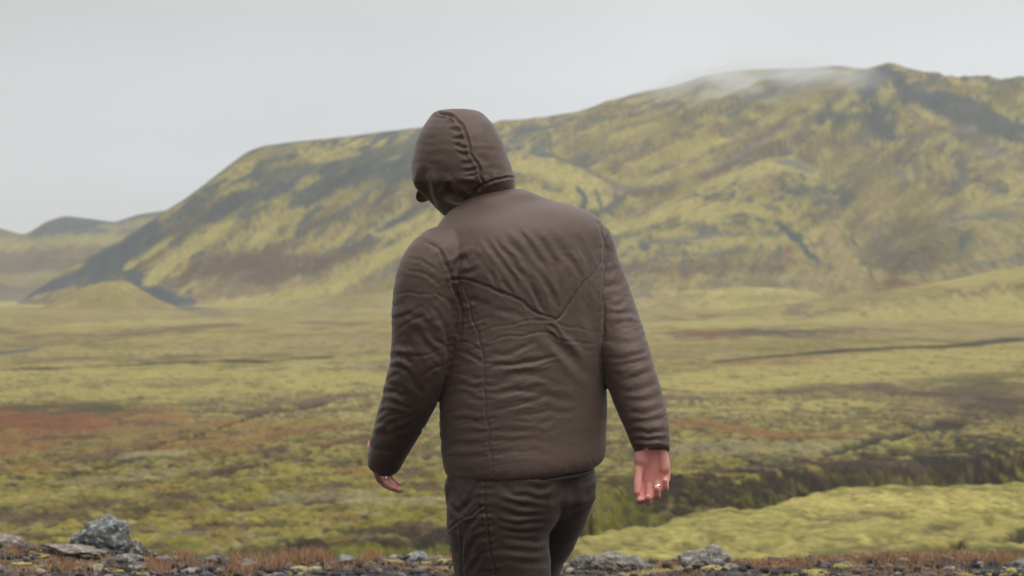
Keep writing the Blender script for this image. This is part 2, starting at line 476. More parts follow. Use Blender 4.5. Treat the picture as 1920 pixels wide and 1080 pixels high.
fs = fbm((X[sl] - K * Zs + .5 * wp) / 4.5, Zs / 10, D[sl] / 40, o=4)      # frays every edge
a1 = a1 + .30 * fs; a2 = a2 + .35 * fs; bl = bl + .3 * fs; a3 = a3 + .2 * fs
hl(isl(3) * sst(-.04, .38, a1 + .45 * (U - .45) + .2 * a2) * .85, 'slate2')
hl(isl(3) * sst(.10, .36, a2 + .55 * (U - .5)) * .9, 'slate')
hl(isl(3) * sst(.06, .38, gB(K, 34, 4, 11.) + .6 * (.40 - U)) * .75, 'brown')
hl(isl(2) * sst(.02, .34, a1 + .3 * (U - .6)) * .75, 'slate2')
hl(isl(2) * sst(.12, .34, a2 + .35 * (U - .6)) * .85, 'slate')
hl(big_ * sst(.16, .36, fbm(X[sl] / 5 + 3, Zs / 3.2, D[sl] / 30, o=3) + .3 * bs) * .55, 'slate')
hl(isl(5, 6, 2) * sst(.06, .40, bl * .8 + bs * .4) * .6, 'brown')
hl(isl(5, 4, 6) * sst(.14, .34, bs + .3 * bl) * .75, 'slate2')
hl(isl(4, 5) * sst(.22, .40, bs) * .85, 'slate')
hl(isl(1) * .65, 'brown'); hl(isl(1) * sst(.1, .4, a2) * .6, 'slate2')
hl(isl(6) * .45, 'mdull'); hl(isl(6) * sst(.05, .4, a3) * .6, 'olive')
hl(big_ * sst(.35, .0, U) * isl(2, 3, 5, 6) * .45, 'tan')
hl(isl(7, 8, 9, 10) * sst(.0, .4, fbm(X[sl] / 12, D[sl] / 60, o=3)) * .7, 'mdull')

# hand-placed patches seen in the photograph  (cover, points, half width, half height, strength)
patches = [
 # far hill, left
 ('slate', [(75, 440), (120, 420), (180, 426), (230, 420)], 40, 24, 1), ('slate', [(220, 412), (300, 400)], 20, 9, .5),
 ('moss', [(20, 458), (100, 452), (200, 448)], 50, 14, .6), ('moss', [(220, 425), (280, 415)], 30, 10, .5), ('mossb', [(0, 520), (80, 515), (140, 500)], 40, 8, .5), ('brown', [(0, 505), (100, 492), (190, 475)], 60, 12, .7),
 ('mdull', [(0, 528), (60, 530), (120, 510)], 40, 10, .8), ('brown', [(0, 540)], 20, 8, .9),
 # dark scree fan at the foot of the left mountain
 ('slate', [(60, 548), (110, 528), (160, 505), (205, 480), (240, 462)], 15, 13, 1), ('slate', [(180, 505), (215, 485), (240, 465), (275, 435)], 46, 40, 1), ('slate', [(60, 552), (120, 528), (170, 505)], 22, 14, 1),
 ('slate', [(185, 520), (225, 505), (250, 500)], 16, 14, 1), ('slate', [(120, 560), (150, 540), (175, 525)], 12, 6, .7),
 ('slate', [(265, 455), (300, 425), (350, 390), (400, 355)], 14, 14, .75), ('slate', [(245, 512), (270, 528)], 12, 8, 1),
 ('slate', [(245, 515), (275, 538), (312, 555), (332, 566), (345, 573)], 17, 12, 1), ('slate', [(340, 573), (370, 581), (405, 590)], 16, 4, 1), ('slate2', [(405, 591), (470, 590)], 16, 2.5, .8),
 # left mountain
 ('moss', [(240, 500), (280, 475), (320, 450)], 11, 6, .95), ('moss', [(285, 525), (310, 500), (350, 470), (400, 440), (430, 420)], 24, 14, .95),
 ('moss', [(330, 520), (345, 490)], 16, 10, .8), ('slate', [(375, 475), (362, 482)], 7, 4, .9), ('slate', [(335, 495)], 5, 3, .8),
 ('slate', [(330, 455), (360, 430), (400, 400), (440, 385)], 14, 9, .8), ('slate', [(400, 405), (450, 370), (520, 350)], 36, 16, .85),
 ('slate', [(500, 330), (560, 320), (640, 310), (700, 290), (770, 275)], 34, 16, .75), ('slate', [(560, 385), (620, 340), (680, 320), (760, 300)], 26, 12, .9),
 ('slate', [(640, 345), (700, 330), (750, 325)], 28, 15, .8), ('slate', [(520, 300), (545, 290)], 14, 6, .8),
 ('mdull', [(470, 300), (520, 280), (600, 275)], 40, 5, .8), ('moss', [(590, 300), (660, 290)], 22, 7, .7),
 ('moss', [(470, 470), (520, 420), (560, 395)], 16, 9, .75), ('mdull', [(600, 400), (660, 360), (700, 345)], 18, 8, .7),
 ('brown', [(400, 500), (450, 490), (520, 500), (560, 490)], 55, 20, .85), ('brown', [(480, 525), (560, 505), (640, 480), (690, 455)], 28, 12, .85),
 ('brown', [(330, 530), (380, 515)], 26, 12, .7), ('slate', [(560, 435), (580, 405), (600, 390)], 9, 10, .8), ('slate', [(590, 445), (620, 415), (650, 395)], 7, 8, .7),
 ('slate', [(650, 470), (680, 455), (720, 430), (760, 410)], 11, 5, .85), ('slate', [(700, 440), (760, 405), (800, 385)], 8, 4, .8),
 ('moss', [(600, 545), (660, 515), (720, 480), (790, 440), (830, 415)], 22, 11, .95), ('moss', [(720, 440), (760, 425), (820, 398)], 18, 7, .9),
 ('moss', [(440, 568), (520, 557), (600, 545)], 60, 7, .9), ('mdull', [(640, 560), (760, 530), (860, 500)], 60, 16, .8), ('moss', [(700, 490), (760, 470), (830, 450)], 30, 8, .7),
 ('moss', [(120, 568), (170, 552), (215, 540), (250, 548)], 30, 14, .75), ('mdull', [(110, 576), (250, 574)], 60, 5, .7), ('tan', [(40, 582), (200, 590), (330, 584)], 90, 4, .6),
 # hump right of the hood
 ('moss', [(980, 310), (1040, 320), (1100, 345)], 42, 20, .95), ('moss', [(1000, 360), (1080, 375), (1130, 380)], 45, 16, .9), ('slate', [(1085, 355), (1098, 372), (1092, 395)], 5, 6, .95),
 ('slate', [(1030, 358), (1050, 356)], 8, 3, .9), ('slate', [(1118, 360), (1130, 395)], 4, 6, .8), ('slate', [(1110, 405), (1150, 385), (1165, 372)], 14, 8, .85),
 ('slate', [(1060, 300), (1090, 312), (1150, 345)], 8, 3, .6), ('grey', [(1150, 352), (1190, 350)], 12, 14, .6),
 # right mountain, upper flank
 ('slate2', [(975, 243), (1010, 240), (1040, 236)], 16, 9, .9), ('slate', [(985, 246), (1025, 240)], 12, 6, .8), ('slate', [(1100, 225), (1140, 220)], 16, 6, .55), ('slate', [(1260, 190), (1280, 200)], 10, 9, .6),
 ('mdull', [(1090, 275), (1180, 250), (1240, 225)], 36, 18, .6), ('moss', [(1160, 255), (1220, 235)], 20, 10, .8), ('brown', [(1150, 320), (1180, 300), (1290, 260), (1330, 245)], 9, 5, .85),
 ('moss', [(1210, 305), (1260, 290), (1330, 262)], 36, 14, .95), ('moss', [(1180, 340), (1260, 335), (1330, 310)], 40, 10, .85),
 ('brown', [(1190, 362), (1260, 350), (1340, 325), (1400, 290), (1460, 265)], 14, 8, .85), ('grey', [(1230, 352), (1330, 320), (1420, 270), (1480, 230)], 8, 5, .6),
 ('brown', [(1400, 265), (1440, 250), (1500, 205)], 12, 6, .7), ('mdull', [(1450, 210), (1520, 180), (1600, 150)], 26, 14, .6), ('moss', [(1430, 230), (1490, 200), (1540, 180)], 16, 8, .6),
 # summit crag and corrie
 ('slate', [(1660, 132), (1640, 152), (1628, 178)], 18, 16, 1), ('slate', [(1670, 132), (1690, 160), (1700, 185)], 20, 16, 1), ('slate', [(1650, 200), (1645, 230), (1660, 250)], 24, 18, .9),
 ('slate', [(1560, 215), (1600, 220), (1640, 215)], 30, 10, .8), ('slate', [(1540, 245), (1500, 250)], 14, 6, .5), ('moss', [(1655, 190), (1660, 170)], 10, 10, .7), ('moss', [(1720, 200), (1760, 230)], 14, 9, .7),
 ('slate', [(1730, 180), (1790, 210), (1840, 232), (1890, 245)], 34, 22, .95), ('slate', [(1770, 180), (1830, 200), (1900, 235)], 30, 16, .9), ('slate', [(1880, 245), (1925, 265)], 16, 14, .9),
 ('grey', [(1800, 240), (1850, 265), (1890, 290)], 22, 10, .6), ('slate2', [(1530, 145), (1560, 142), (1610, 140)], 18, 8, .7), ('mdull', [(1770, 165), (1850, 168), (1920, 172)], 40, 7, .8), ('mdull', [(1880, 190), (1920, 205)], 18, 10, .7),
 ('slate2', [(1700, 300), (1720, 310)], 14, 9, .6), ('moss', [(1780, 260), (1830, 290)], 20, 9, .6),
 # big lobe
 ('moss', [(1150, 430), (1200, 415), (1290, 380)], 32, 13, .85), ('moss', [(1300, 350), (1380, 330), (1450, 310), (1520, 320)], 42, 14, .85), ('moss', [(1320, 400), (1380, 390), (1440, 395)], 46, 20, .95),
 ('moss', [(1270, 440), (1340, 450), (1430, 450)], 44, 12, .85), ('slate2', [(1480, 305), (1510, 315)], 26, 9, .8), ('slate', [(1500, 360), (1560, 360), (1590, 365)], 24, 8, .75), ('slate', [(1540, 380), (1590, 375)], 16, 6, .7),
 ('slate', [(1380, 405), (1396, 402)], 8, 3.5, .9), ('slate', [(1420, 410), (1430, 418)], 6, 4, .8), ('slate2', [(1230, 455), (1290, 448), (1340, 440)], 20, 4, .8), ('slate', [(1310, 440), (1330, 432)], 7, 3, .8),
 ('slate2', [(1370, 440), (1420, 438), (1450, 440)], 20, 4, .8), ('slate2', [(1250, 478), (1330, 478), (1400, 470)], 26, 3.5, .7), ('brown', [(1180, 500), (1280, 508), (1400, 500)], 60, 10, .6),
 ('slate', [(1462, 422), (1480, 434), (1497, 450)], 10, 8, 1), ('slate', [(1497, 450), (1512, 470), (1532, 488)], 6, 6, .95), ('rustd', [(1480, 468)], 9, 7, .7), ('slate', [(1460, 395), (1440, 385)], 12, 4, .7),
 ('tan', [(1560, 430), (1570, 470), (1600, 515)], 26, 22, .85), ('pale', [(1550, 520), (1450, 522)], 44, 6, .5), ('mdull', [(1640, 330), (1700, 380), (1740, 420)], 60, 34, .5), ('olive', [(1700, 430), (1760, 460), (1700, 490)], 60, 24, .6),
 ('brown', [(1680, 480), (1720, 500)], 30, 12, .6), ('slate', [(1812, 440), (1805, 458), (1797, 470)], 4, 5, .85), ('slate2', [(1800, 412), (1840, 408), (1890, 405)], 20, 6, .8), ('moss', [(1820, 385), (1890, 372)], 36, 7, .6),
 ('mdull', [(1620, 545), (1700, 528)], 60, 6, .6), ('slate2', [(1850, 495), (1920, 482)], 26, 6, .6), ('tan', [(1650, 350), (1640, 400)], 20, 34, .4),
 # plain, far to near
 ('moss', [(1800, 528), (1920, 512)], 60, 9, .8), ('moss', [(1330, 548), (1450, 543)], 60, 5, .9), ('rust', [(1680, 532), (1760, 524)], 40, 4, .6), ('tan', [(1220, 562), (1290, 566)], 60, 6, .8),
 ('moss', [(150, 610), (300, 604), (390, 602)], 80, 6, .8), ('slate2', [(0, 660), (40, 656)], 30, 5, .8), ('slate', [(0, 664), (30, 661)], 20, 2.5, .6), ('mdull', [(60, 640), (300, 625), (420, 612)], 60, 5, .8), ('brown', [(60, 632), (250, 626), (400, 610)], 50, 2.5, .65),
 ('tan', [(420, 650), (560, 640), (700, 645)], 110, 10, .7), ('rust', [(620, 612), (700, 610)], 50, 3, .45), ('tan', [(300, 590), (600, 585)], 160, 6, .6), ('mdull', [(480, 592), (600, 590)], 60, 2.5, .7),
 ('moss', [(0, 705), (150, 700), (350, 702), (600, 705)], 120, 14, .75), ('moss', [(50, 735), (350, 735), (650, 715)], 120, 14, .75), ('pale', [(500, 690), (700, 684)], 80, 5, .5),
 ('rust', [(1290, 588), (1310, 590)], 30, 4, .6), ('moss', [(1360, 570), (1480, 567)], 60, 4, .9), ('mdull', [(1560, 560), (1700, 555)], 90, 8, .6), ('moss', [(1280, 608), (1450, 602), (1640, 600), (1900, 580)], 80, 6, .85),
 ('brown', [(1300, 628), (1400, 624), (1520, 622), (1640, 618)], 46, 5, .8), ('soilb', [(1400, 622), (1520, 624)], 60, 3, .5), ('rustd', [(1310, 628), (1350, 626)], 26, 5, .7), ('brown', [(1500, 632), (1580, 636)], 40, 6, .65), ('rust', [(1790, 604), (1860, 608)], 44, 6, .5),
 ('mdull', [(1260, 655), (1400, 650), (1600, 640)], 90, 12, .65), ('tan', [(1700, 626), (1850, 624)], 80, 7, .5), ('rust', [(1380, 682), (1560, 672)], 70, 3, .55),
 ('moss', [(1250, 720), (1400, 700), (1600, 685), (1800, 668), (1920, 660)], 60, 14, .8), ('moss', [(1260, 735), (1500, 712), (1650, 700), (1900, 690)], 80, 10, .8),
 ('brown', [(1600, 726), (1640, 730), (1660, 722)], 26, 8, .8), ('brown', [(1460, 738), (1540, 728)], 30, 4, .7), ('brown', [(1240, 745), (1300, 745)], 24, 6, .7), ('olive', [(1780, 715), (1850, 705), (1920, 700)], 40, 7, .6),
 ('soilb', [(1740, 740), (1820, 735), (1920, 722)], 40, 8, .55), ('brown', [(1820, 760), (1900, 745)], 50, 14, .7), ('soil', [(1800, 790), (1860, 770), (1920, 750)], 36, 10, .55), ('soil', [(1690, 790), (1710, 800)], 14, 7, .8),
 ('moss', [(1260, 770), (1400, 768), (1640, 755)], 80, 8, .7), ('rust', [(1260, 790), (1350, 800), (1440, 815)], 46, 10, .75), ('rust', [(1270, 785), (1340, 782)], 30, 5, .6), ('pale', [(1280, 845), (1400, 835), (1500, 840), (1620, 830)], 60, 14, .5),
 ('rust', [(1430, 815), (1520, 820), (1590, 812)], 40, 6, .6), ('soil', [(1830, 855), (1880, 830), (1925, 830)], 40, 26, .8), ('olive', [(1640, 860), (1750, 850)], 60, 8, .7), ('lime', [(1620, 835), (1700, 838)], 40, 8, .5),
 ('rust', [(1560, 862), (1700, 870)], 50, 5, .4), ('soil', [(1740, 870), (1900, 870)], 80, 12, .8),
 ('rust', [(0, 800), (90, 830), (200, 815), (300, 790)], 90, 34, .75), ('rustd', [(0, 772), (60, 782), (150, 796), (240, 800)], 90, 22, .85), ('soilb', [(0, 764), (120, 764), (240, 772)], 60, 6, .6), ('rust', [(60, 870), (200, 850), (330, 820)], 80, 16, .5), ('rust', [(400, 830), (500, 810), (620, 800)], 80, 16, .55), ('rustd', [(60, 800), (150, 795), (190, 785)], 40, 6, .6), ('olive', [(60, 765), (140, 762), (200, 765), (240, 776)], 30, 7, .8), ('olive', [(0, 757), (60, 758)], 40, 4, .5), ('rust', [(200, 790), (280, 770), (360, 800)], 50, 14, .5),
 ('mdull', [(180, 830), (280, 800), (380, 790)], 60, 16, .6), ('brown', [(560, 755), (640, 745), (690, 738)], 40, 5, .7), ('brown', [(470, 775), (520, 770)], 24, 5, .7), ('rust', [(430, 800), (520, 795), (600, 790)], 60, 10, .6), ('lime', [(540, 785), (600, 790)], 24, 8, .4),
 ('rust', [(600, 832), (690, 822)], 50, 5, .6), ('rust', [(380, 850), (470, 830)], 50, 9, .5), ('pale', [(240, 850), (330, 850)], 40, 10, .6), ('pale', [(160, 900), (260, 895), (330, 880)], 60, 8, .5),
 ('brown', [(180, 950), (260, 940), (340, 925), (400, 915)], 40, 10, .8), ('brown', [(0, 960), (60, 965), (160, 970)], 60, 8, .75), ('soilb', [(230, 965), (330, 945)], 40, 8, .5), ('brown', [(440, 945), (500, 940)], 40, 8, .6),
 ('moss', [(20, 935), (120, 915), (220, 925)], 60, 9, .5), ('lime', [(380, 920), (450, 905)], 30, 8, .4), ('grey', [(330, 1000), (365, 998)], 20, 6, .6), ('lime', [(330, 1015), (370, 1020)], 26, 12, .6),
 ('pale', [(560, 930), (650, 920), (760, 940)], 60, 16, .5), ('lime', [(640, 985), (700, 975), (790, 960), (830, 965)], 30, 9, .6), ('soilb', [(690, 990), (760, 985)], 40, 9, .7), ('lime', [(480, 1020), (500, 1018)], 20, 6, .6),
 ('lime', [(1130, 960), (1180, 940), (1230, 930)], 34, 18, .7), ('lime', [(1240, 900), (1300, 905)], 24, 14, .5), ('lime', [(1380, 890), (1440, 900)], 24, 12, .5),
 ('soil', [(560, 1032), (640, 1030), (720, 1022), (800, 1015), (850, 1010)], 40, 10, .85), ('soilb', [(380, 1045), (480, 1042), (560, 1040)], 50, 8, .6), ('soilb', [(650, 1000), (760, 1000)], 40, 8, .6), ('lime', [(690, 1040), (800, 1038)], 30, 6, .6),
 ('soil', [(1130, 905), (1200, 905), (1280, 915)], 50, 18, .7), ('soil', [(1280, 945), (1340, 930), (1420, 925), (1500, 905)], 50, 22, .85), ('soil', [(1500, 900), (1600, 888), (1760, 885), (1900, 885)], 90, 24, .8),
 # mossy mound
 ('brown', [(1570, 975), (1610, 968), (1660, 964)], 26, 5, .55), ('brown', [(1700, 992), (1760, 986)], 26, 3, .5), ('olive', [(1760, 985), (1820, 990)], 30, 6, .6), ('brown', [(1600, 1030), (1640, 1028)], 26, 5, .7),
 ('soil', [(1750, 1034), (1800, 1024), (1870, 1014), (1930, 1006)], 20, 6, .85), ('olive', [(1820, 1036), (1900, 1030)], 40, 8, .8), ('soilb', [(1880, 1040), (1920, 1035)], 20, 5, .8), ('soil', [(1490, 1055), (1560, 1050)], 26, 5, .5), ('olive', [(1500, 1040), (1580, 1042), (1700, 1045)], 50, 8, .5),
 ('brown', [(1540, 1010), (1580, 1010)], 20, 3, .7), ('olive', [(1300, 965), (1370, 958)], 30, 3, .5), ('moss', [(1500, 950), (1700, 935), (1850, 930)], 80, 12, .7), ('olive', [(1440, 985), (1480, 980)], 20, 4, .5),
]
for name, pts, wx, wy, s in patches:
    lay(stroke_mask(pts, wx, wy, 2.2 if name == 'lime' else 1.7 if name == 'soil' else (.3 if wx >= 30 and name == 'slate' else .6 if pts[0][1] < 575 else 2.0 if pts[0][1] < 640 else 1.0), EDGE) * s, name)
spk = FB(60, 700, 1.5, 5, 11, 7, o=4); spk2 = FB(60, 900, 5, 14, 1, 77, o=4)
lay(sst(60, 100, D) * sst(700, 350, D) * sst(.12, .40, spk + .35 * spk2) * .75, 'olive')
lay(sst(60, 100, D) * sst(900, 500, D) * sst(.20, .42, spk2 + .3 * spk) * .6, 'brown')
# moss hanging over the bare bank again
lay(rv * sst(.04, .24, FB(20, 130, 1.1, 1.6, 53, 0, o=4, zs=.6)) * .75, 'olive')
lay(rv * sst(.14, .32, FB(20, 130, .7, 1.2, 63, 0, o=4, zs=.45)) * .8, 'mdull')
lay(rv * sst(.22, .36, FB(20, 130, .9, 1.5, 73, 0, o=4, zs=.5)) * .8, 'lime')
lay(CUT * .85 * sst(1500, 1100, D), 'soil')
lay(CUT * .9 * sst(1100, 1300, D), 'slate')

# the stony track in front of the crest
nearz = sst(13.2, 12.0, D)
lay(nearz, 'gravel')
lay(nearz * sst(.0, .3, FB(0, 14, .12, .12, o=3)) * .6, 'grey')
lay(nearz * sst(.12, .3, FB(0, 14, .5, .35, 4, 0, o=3)) * sst(9.6, 10, D) * .8, 'rust')
lay(nearz * sst(.10, .22, FB(0, 14, .45, .25, 14, 3, o=3)) * sst(9.6, 10, D), 'moss')
lay(nearz * sst(9.3, 9.0, D) * .6, 'gravel')

# fine variation of tone, all scales
COLR *= (1 + 0.22 * FB(12, 430, .4, .9, o=3, fill=0)[..., None] * nr_[..., None])
# foreground darkening, like a lens vignette, put into the colour of the close ground
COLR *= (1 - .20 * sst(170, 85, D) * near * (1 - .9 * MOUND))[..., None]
hs = np.zeros_like(Z)
hs[sl] = (fbm((X[sl] - K * Zs + .5 * wp) / 3.6, Zs / 8, D[sl] / 30, o=4) * .55 + fbm(X[sl] / 2.4, Zs / 2.2, D[sl] / 20, o=3) * .35) * (H > 0) * sst(1250, 1500, D[sl])
COLR *= (1 + .55 * hs)[..., None]
COLR = np.clip(COLR, 0.01, 0.6)

# ------------------------------------------------------------------ ground material
def new_mat(name):
    m = bpy.data.materials.new(name); m.use_nodes = True
    n, l = m.node_tree.nodes, m.node_tree.links
    n.clear()
    out = n.new('ShaderNodeOutputMaterial'); p = n.new('ShaderNodeBsdfPrincipled')
    l.new(p.outputs[0], out.inputs['Surface'])
    return m, n, l, p, out

def noise_node(n, l, vec, scale, detail=4, rough=.55):
    t = n.new('ShaderNodeTexNoise'); t.inputs['Scale'].default_value = scale
    t.inputs['Detail'].default_value = detail; t.inputs['Roughness'].default_value = rough
    if vec is not None: l.new(vec, t.inputs['Vector'])
    return t

def rng_node(n, l, src, a, b, c, d):
    t = n.new('ShaderNodeMapRange')
    for k, v in zip(('From Min', 'From Max', 'To Min', 'To Max'), (a, b, c, d)): t.inputs[k].default_value = v
    l.new(src, t.inputs[0]); return t

m_ground, n, l, p, out = new_mat('ground_cover')
at_ = n.new('ShaderNodeAttribute'); at_.attribute_name = 'cover'
geo_ = n.new('ShaderNodeNewGeometry')
na = noise_node(n, l, geo_.outputs['Position'], 5.5, 6, .65)
nb_ = noise_node(n, l, geo_.outputs['Position'], 0.14, 5, .6)
va = rng_node(n, l, na.outputs[0], .3, .7, .50, 1.50)
nc_ = noise_node(n, l, geo_.outputs['Position'], 0.9, 5, .7); vc = rng_node(n, l, nc_.outputs[0], .3, .7, .75, 1.25)
mm0 = n.new('ShaderNodeMath'); mm0.operation = 'MULTIPLY'; l.new(va.outputs[0], mm0.inputs[0]); l.new(vc.outputs[0], mm0.inputs[1])
vb = rng_node(n, l, nb_.outputs[0], .3, .7, .85, 1.15)
mm = n.new('ShaderNodeMath'); mm.operation = 'MULTIPLY'
l.new(mm0.outputs[0], mm.inputs[0]); l.new(vb.outputs[0], mm.inputs[1])
sc_ = n.new('ShaderNodeVectorMath'); sc_.operation = 'SCALE'
l.new(at_.outputs['Color'], sc_.inputs[0]); l.new(mm.outputs[0], sc_.inputs['Scale'])
l.new(sc_.outputs[0], p.inputs['Base Color'])
p.inputs['Roughness'].default_value = .95
p.inputs['Specular IOR Level'].default_value = .15
bm_ = n.new('ShaderNodeBump'); bm_.inputs['Strength'].default_value = .7; bm_.inputs['Distance'].default_value = .05
l.new(na.outputs[0], bm_.inputs['Height']); l.new(bm_.outputs[0], p.inputs['Normal'])

ia = np.arange(NR - 1)[:, None] * NA; ja = np.arange(NA)[None, :]
jn = (ja + 1) % NA
quads = np.stack([ia + ja, ia + NA + ja, ia + NA + jn, ia + jn], -1).reshape(-1, 4)[:, ::-1]
V = np.stack([X, Y, Z], -1).reshape(-1, 3)
fan0 = len(V)
ground = mesh_np('ground', V, quads, m_ground)
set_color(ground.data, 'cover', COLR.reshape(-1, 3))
tag(ground, kind='structure')

jj0 = vcols
def ground_z(x, y):
    """height of the ground close to the path"""
    a = math.atan2(x, y); rr = math.hypot(x, y)
    i = min(max(int(np.searchsorted(R, rr)), 1), NR - 1)
    j = int(np.argmin(np.abs(ang - a)))
    t = (rr - R[i - 1]) / (R[i] - R[i - 1])
    return float(Z[i - 1, j] * (1 - t) + Z[i, j] * t)
# ------------------------------------------------------------------ stones, tufts and pebbles on the crest of the track
m_rock, n, l, p, out = new_mat('lichened_lava_rock')
tc_ = n.new('ShaderNodeTexCoord'); oi = n.new('ShaderNodeObjectInfo')
ad = n.new('ShaderNodeVectorMath'); ad.operation = 'ADD'
l.new(tc_.outputs['Object'], ad.inputs[0]); l.new(oi.outputs['Location'], ad.inputs[1])
r1 = noise_node(n, l, ad.outputs[0], 14, 6, .65); r2 = noise_node(n, l, ad.outputs[0], 34, 5, .7); r3 = noise_node(n, l, ad.outputs[0], 7, 4, .6)
at_ = n.new('ShaderNodeAttribute'); at_.attribute_name = 'tone'
k1 = rng_node(n, l, r1.outputs[0], .35, .65, .55, 1.35)
sc1 = n.new('ShaderNodeVectorMath'); sc1.operation = 'SCALE'; l.new(at_.outputs['Color'], sc1.inputs[0]); l.new(k1.outputs[0], sc1.inputs['Scale'])
mA = n.new('ShaderNodeMixRGB'); mA.inputs[2].default_value = (.40, .385, .34, 1)
k2 = rng_node(n, l, r2.outputs[0], .50, .62, 0, .85); l.new(k2.outputs[0], mA.inputs[0]); l.new(sc1.outputs[0], mA.inputs[1])
mB = n.new('ShaderNodeMixRGB'); mB.inputs[2].default_value = (.045, .04, .038, 1)
k3 = rng_node(n, l, r3.outputs[0], .56, .70, 0, .8); l.new(k3.outputs[0], mB.inputs[0]); l.new(mA.outputs[0], mB.inputs[1])
l.new(mB.outputs[0], p.inputs['Base Color']); p.inputs['Roughness'].default_value = .9
bp = n.new('ShaderNodeBump'); bp.inputs['Strength'].default_value = .8; bp.inputs['Distance'].default_value = .012
l.new(r2.outputs[0], bp.inputs['Height']); l.new(bp.outputs[0], p.inputs['Normal'])

def ico(sub):
    bmn = bmesh.new(); bmesh.ops.create_icosphere(bmn, subdivisions=sub, radius=1.0)
    v = np.array([x.co[:] for x in bmn.verts]); f = np.array([[q.index for q in x.verts] for x in bmn.faces]); bmn.free()
    return v, f
ICO5, ICO4, ICO3 = ico(5), ico(4), ico(3)
def rock_shape(seed, size, lod=5, lumps=0.17, cuts=12, flat=0.):
    rg_ = np.random.RandomState(seed)
    v, f = {5: ICO5, 4: ICO4, 3: ICO3}[lod]; v = v.copy()
    for _ in range(cuts):
        nn = nrm_(rg_.normal(size=3)); h_ = rg_.uniform(.62, .88)
        d_ = v @ nn; over = d_ > h_
        v[over] -= np.outer(d_[over] - h_, nn) * .92
    o_ = seed * 3.7
    nn = v / np.linalg.norm(v, axis=1, keepdims=True)
    q = v * 1.7 + o_
    v += nn * (lumps * 1.5 * fbm(q[:, 0], q[:, 1], q[:, 2], o=3)[:, None])
    q = v * 5.5 + o_
    v += nn * (lumps * .7 * ridged(q[:, 0], q[:, 1], q[:, 2], o=3)[:, None])
    q = v * 14 + o_
    v += nn * (lumps * .22 * fbm(q[:, 0], q[:, 1], q[:, 2], o=2)[:, None])
    return v * np.array(size), f
def nrm_(v): return np.asarray(v, float) / np.linalg.norm(v)

def at_crest(px, py, d=10.3):
    return np.array([(px - 960) / F * d, d, HC + (HY - py) / F * d])
def rock(px, pyt, pyb, wpx, d, seed, label, tone, name='rock', pieces=None, lod=5, depth=.8, group=None, tiltz=0., tiltx=0.):
    """pieces: (dx, dz, sx, sz, tilt) in fractions of the stone's own size, fused by overlap into one stone"""
    W = wpx / F * d / 2; Hh = (pyb - pyt) / F * d / 2
    c = at_crest(px, (pyt + pyb) / 2, d)
    vs, fs, k = [], [], 0
    for q, (dx, dz, sx, sz, tl) in enumerate(pieces or [(0, 0, 1, 1, 0)]):
        v, f = rock_shape(seed + q * 13, (W * sx * 1.12, W * depth * (sx * .5 + .5), Hh * sz * 1.15), lod)
        ca_, sa_ = math.cos(tl), math.sin(tl)
        v = np.stack([v[:, 0] * ca_ - v[:, 2] * sa_, v[:, 1], v[:, 0] * sa_ + v[:, 2] * ca_], 1)
        v += np.array([dx * W, 0.05 * q * W, dz * Hh])
        vs.append(v); fs.append(f + k); k += len(v)
    v = np.concatenate(vs); f = np.concatenate(fs)
    ob = mesh_np(name, v, f, m_rock)
    ob.location = tuple(c)
    set_color(ob.data, 'tone', np.array(tone) * np.ones((len(v), 1)))
    return tag(ob, label, 'rock', group or 'rocks along the edge of the track')
BLUE = (.105, .118, .12); TAN = (.17, .135, .115); GRY = (.125, .115, .105); DRK = (.035, .032, .032)
rock(190, 975, 1048, 106, 10.45, 3, 'large blue-grey angular rock with a pale knobbly top, biggest of the rocks on the left', BLUE, pieces=[(0.12, .1, .82, .9, 0), (-.55, -.25, .5, .55, .2), (.25, -.6, .85, .55, 0), (.0, .25, .6, .72, .3)])
rock(12, 1004, 1036, 78, 10.35, 7, 'flat tan slab of stone cut by the left edge of the picture', TAN, pieces=[(0, 0, 1, .9, -.16)])
rock(140, 1016, 1046, 118, 10.2, 11, 'long low tan slab sloping down in front of the large blue-grey rock', TAN, pieces=[(0, 0, 1, .5, -.16), (.5, -.5, .5, .5, -.1)])
rock(254, 1017, 1046, 40, 10.4, 15, 'small dark grey block touching the right foot of the large blue-grey rock', (.09, .08, .085))
rock(287, 1033, 1056, 22, 10.35, 17, 'fist-sized blackish stone with a rounded top right of the small dark block', DRK, lod=4)
rock(311, 1042, 1060, 24, 10.4, 19, 'small bluish stone standing alone between orange grasses', (.15, .16, .19), lod=4)
rock(240, 1040, 1075, 82, 10.05, 23, 'grey brown mounded rock below the large blue-grey rock', GRY, pieces=[(-.2, .1, .8, .8, .1), (.4, -.3, .6, .6, -.2)])
rock(178, 1062, 1090, 60, 9.9, 27, 'pale grey rock at the bottom edge beside a patch of dead grass', (.24, .21, .18))
rock(648, 1043, 1078, 62, 10.3, 31, 'pointed pale blue-grey rock left of the walker, low and wide', (.20, .215, .22), pieces=[(0, .1, .7, .9, 0), (.1, -.4, 1, .6, 0)])
rock(782, 1036, 1066, 58, 10.45, 35, 'pale blue-grey knob of rock just left of the walker', (.19, .20, .20), pieces=[(0, .1, .7, .9, 0), (-.6, -.3, .6, .5, .5)])
rock(818, 1042, 1068, 46, 10.4, 36, 'tan crumbly rock between the pale knob and the walker', TAN, lod=4)
rock(1092, 1042, 1084, 62, 10.25, 41, 'brownish lichened rock nearest the walker on the right, left half of a pair', (.16, .14, .12), pieces=[(0, 0, .95, .9, .2), (.3, .35, .5, .6, .4)])
rock(1164, 1040, 1084, 96, 10.2, 47, 'wide grey brown rock with a bumpy top, right half of a pair beside the walker', (.19, .165, .14), pieces=[(-.35, .15, .7, .85, .1), (.25, .0, .7, .95, -.2), (.75, -.4, .5, .5, 0)])
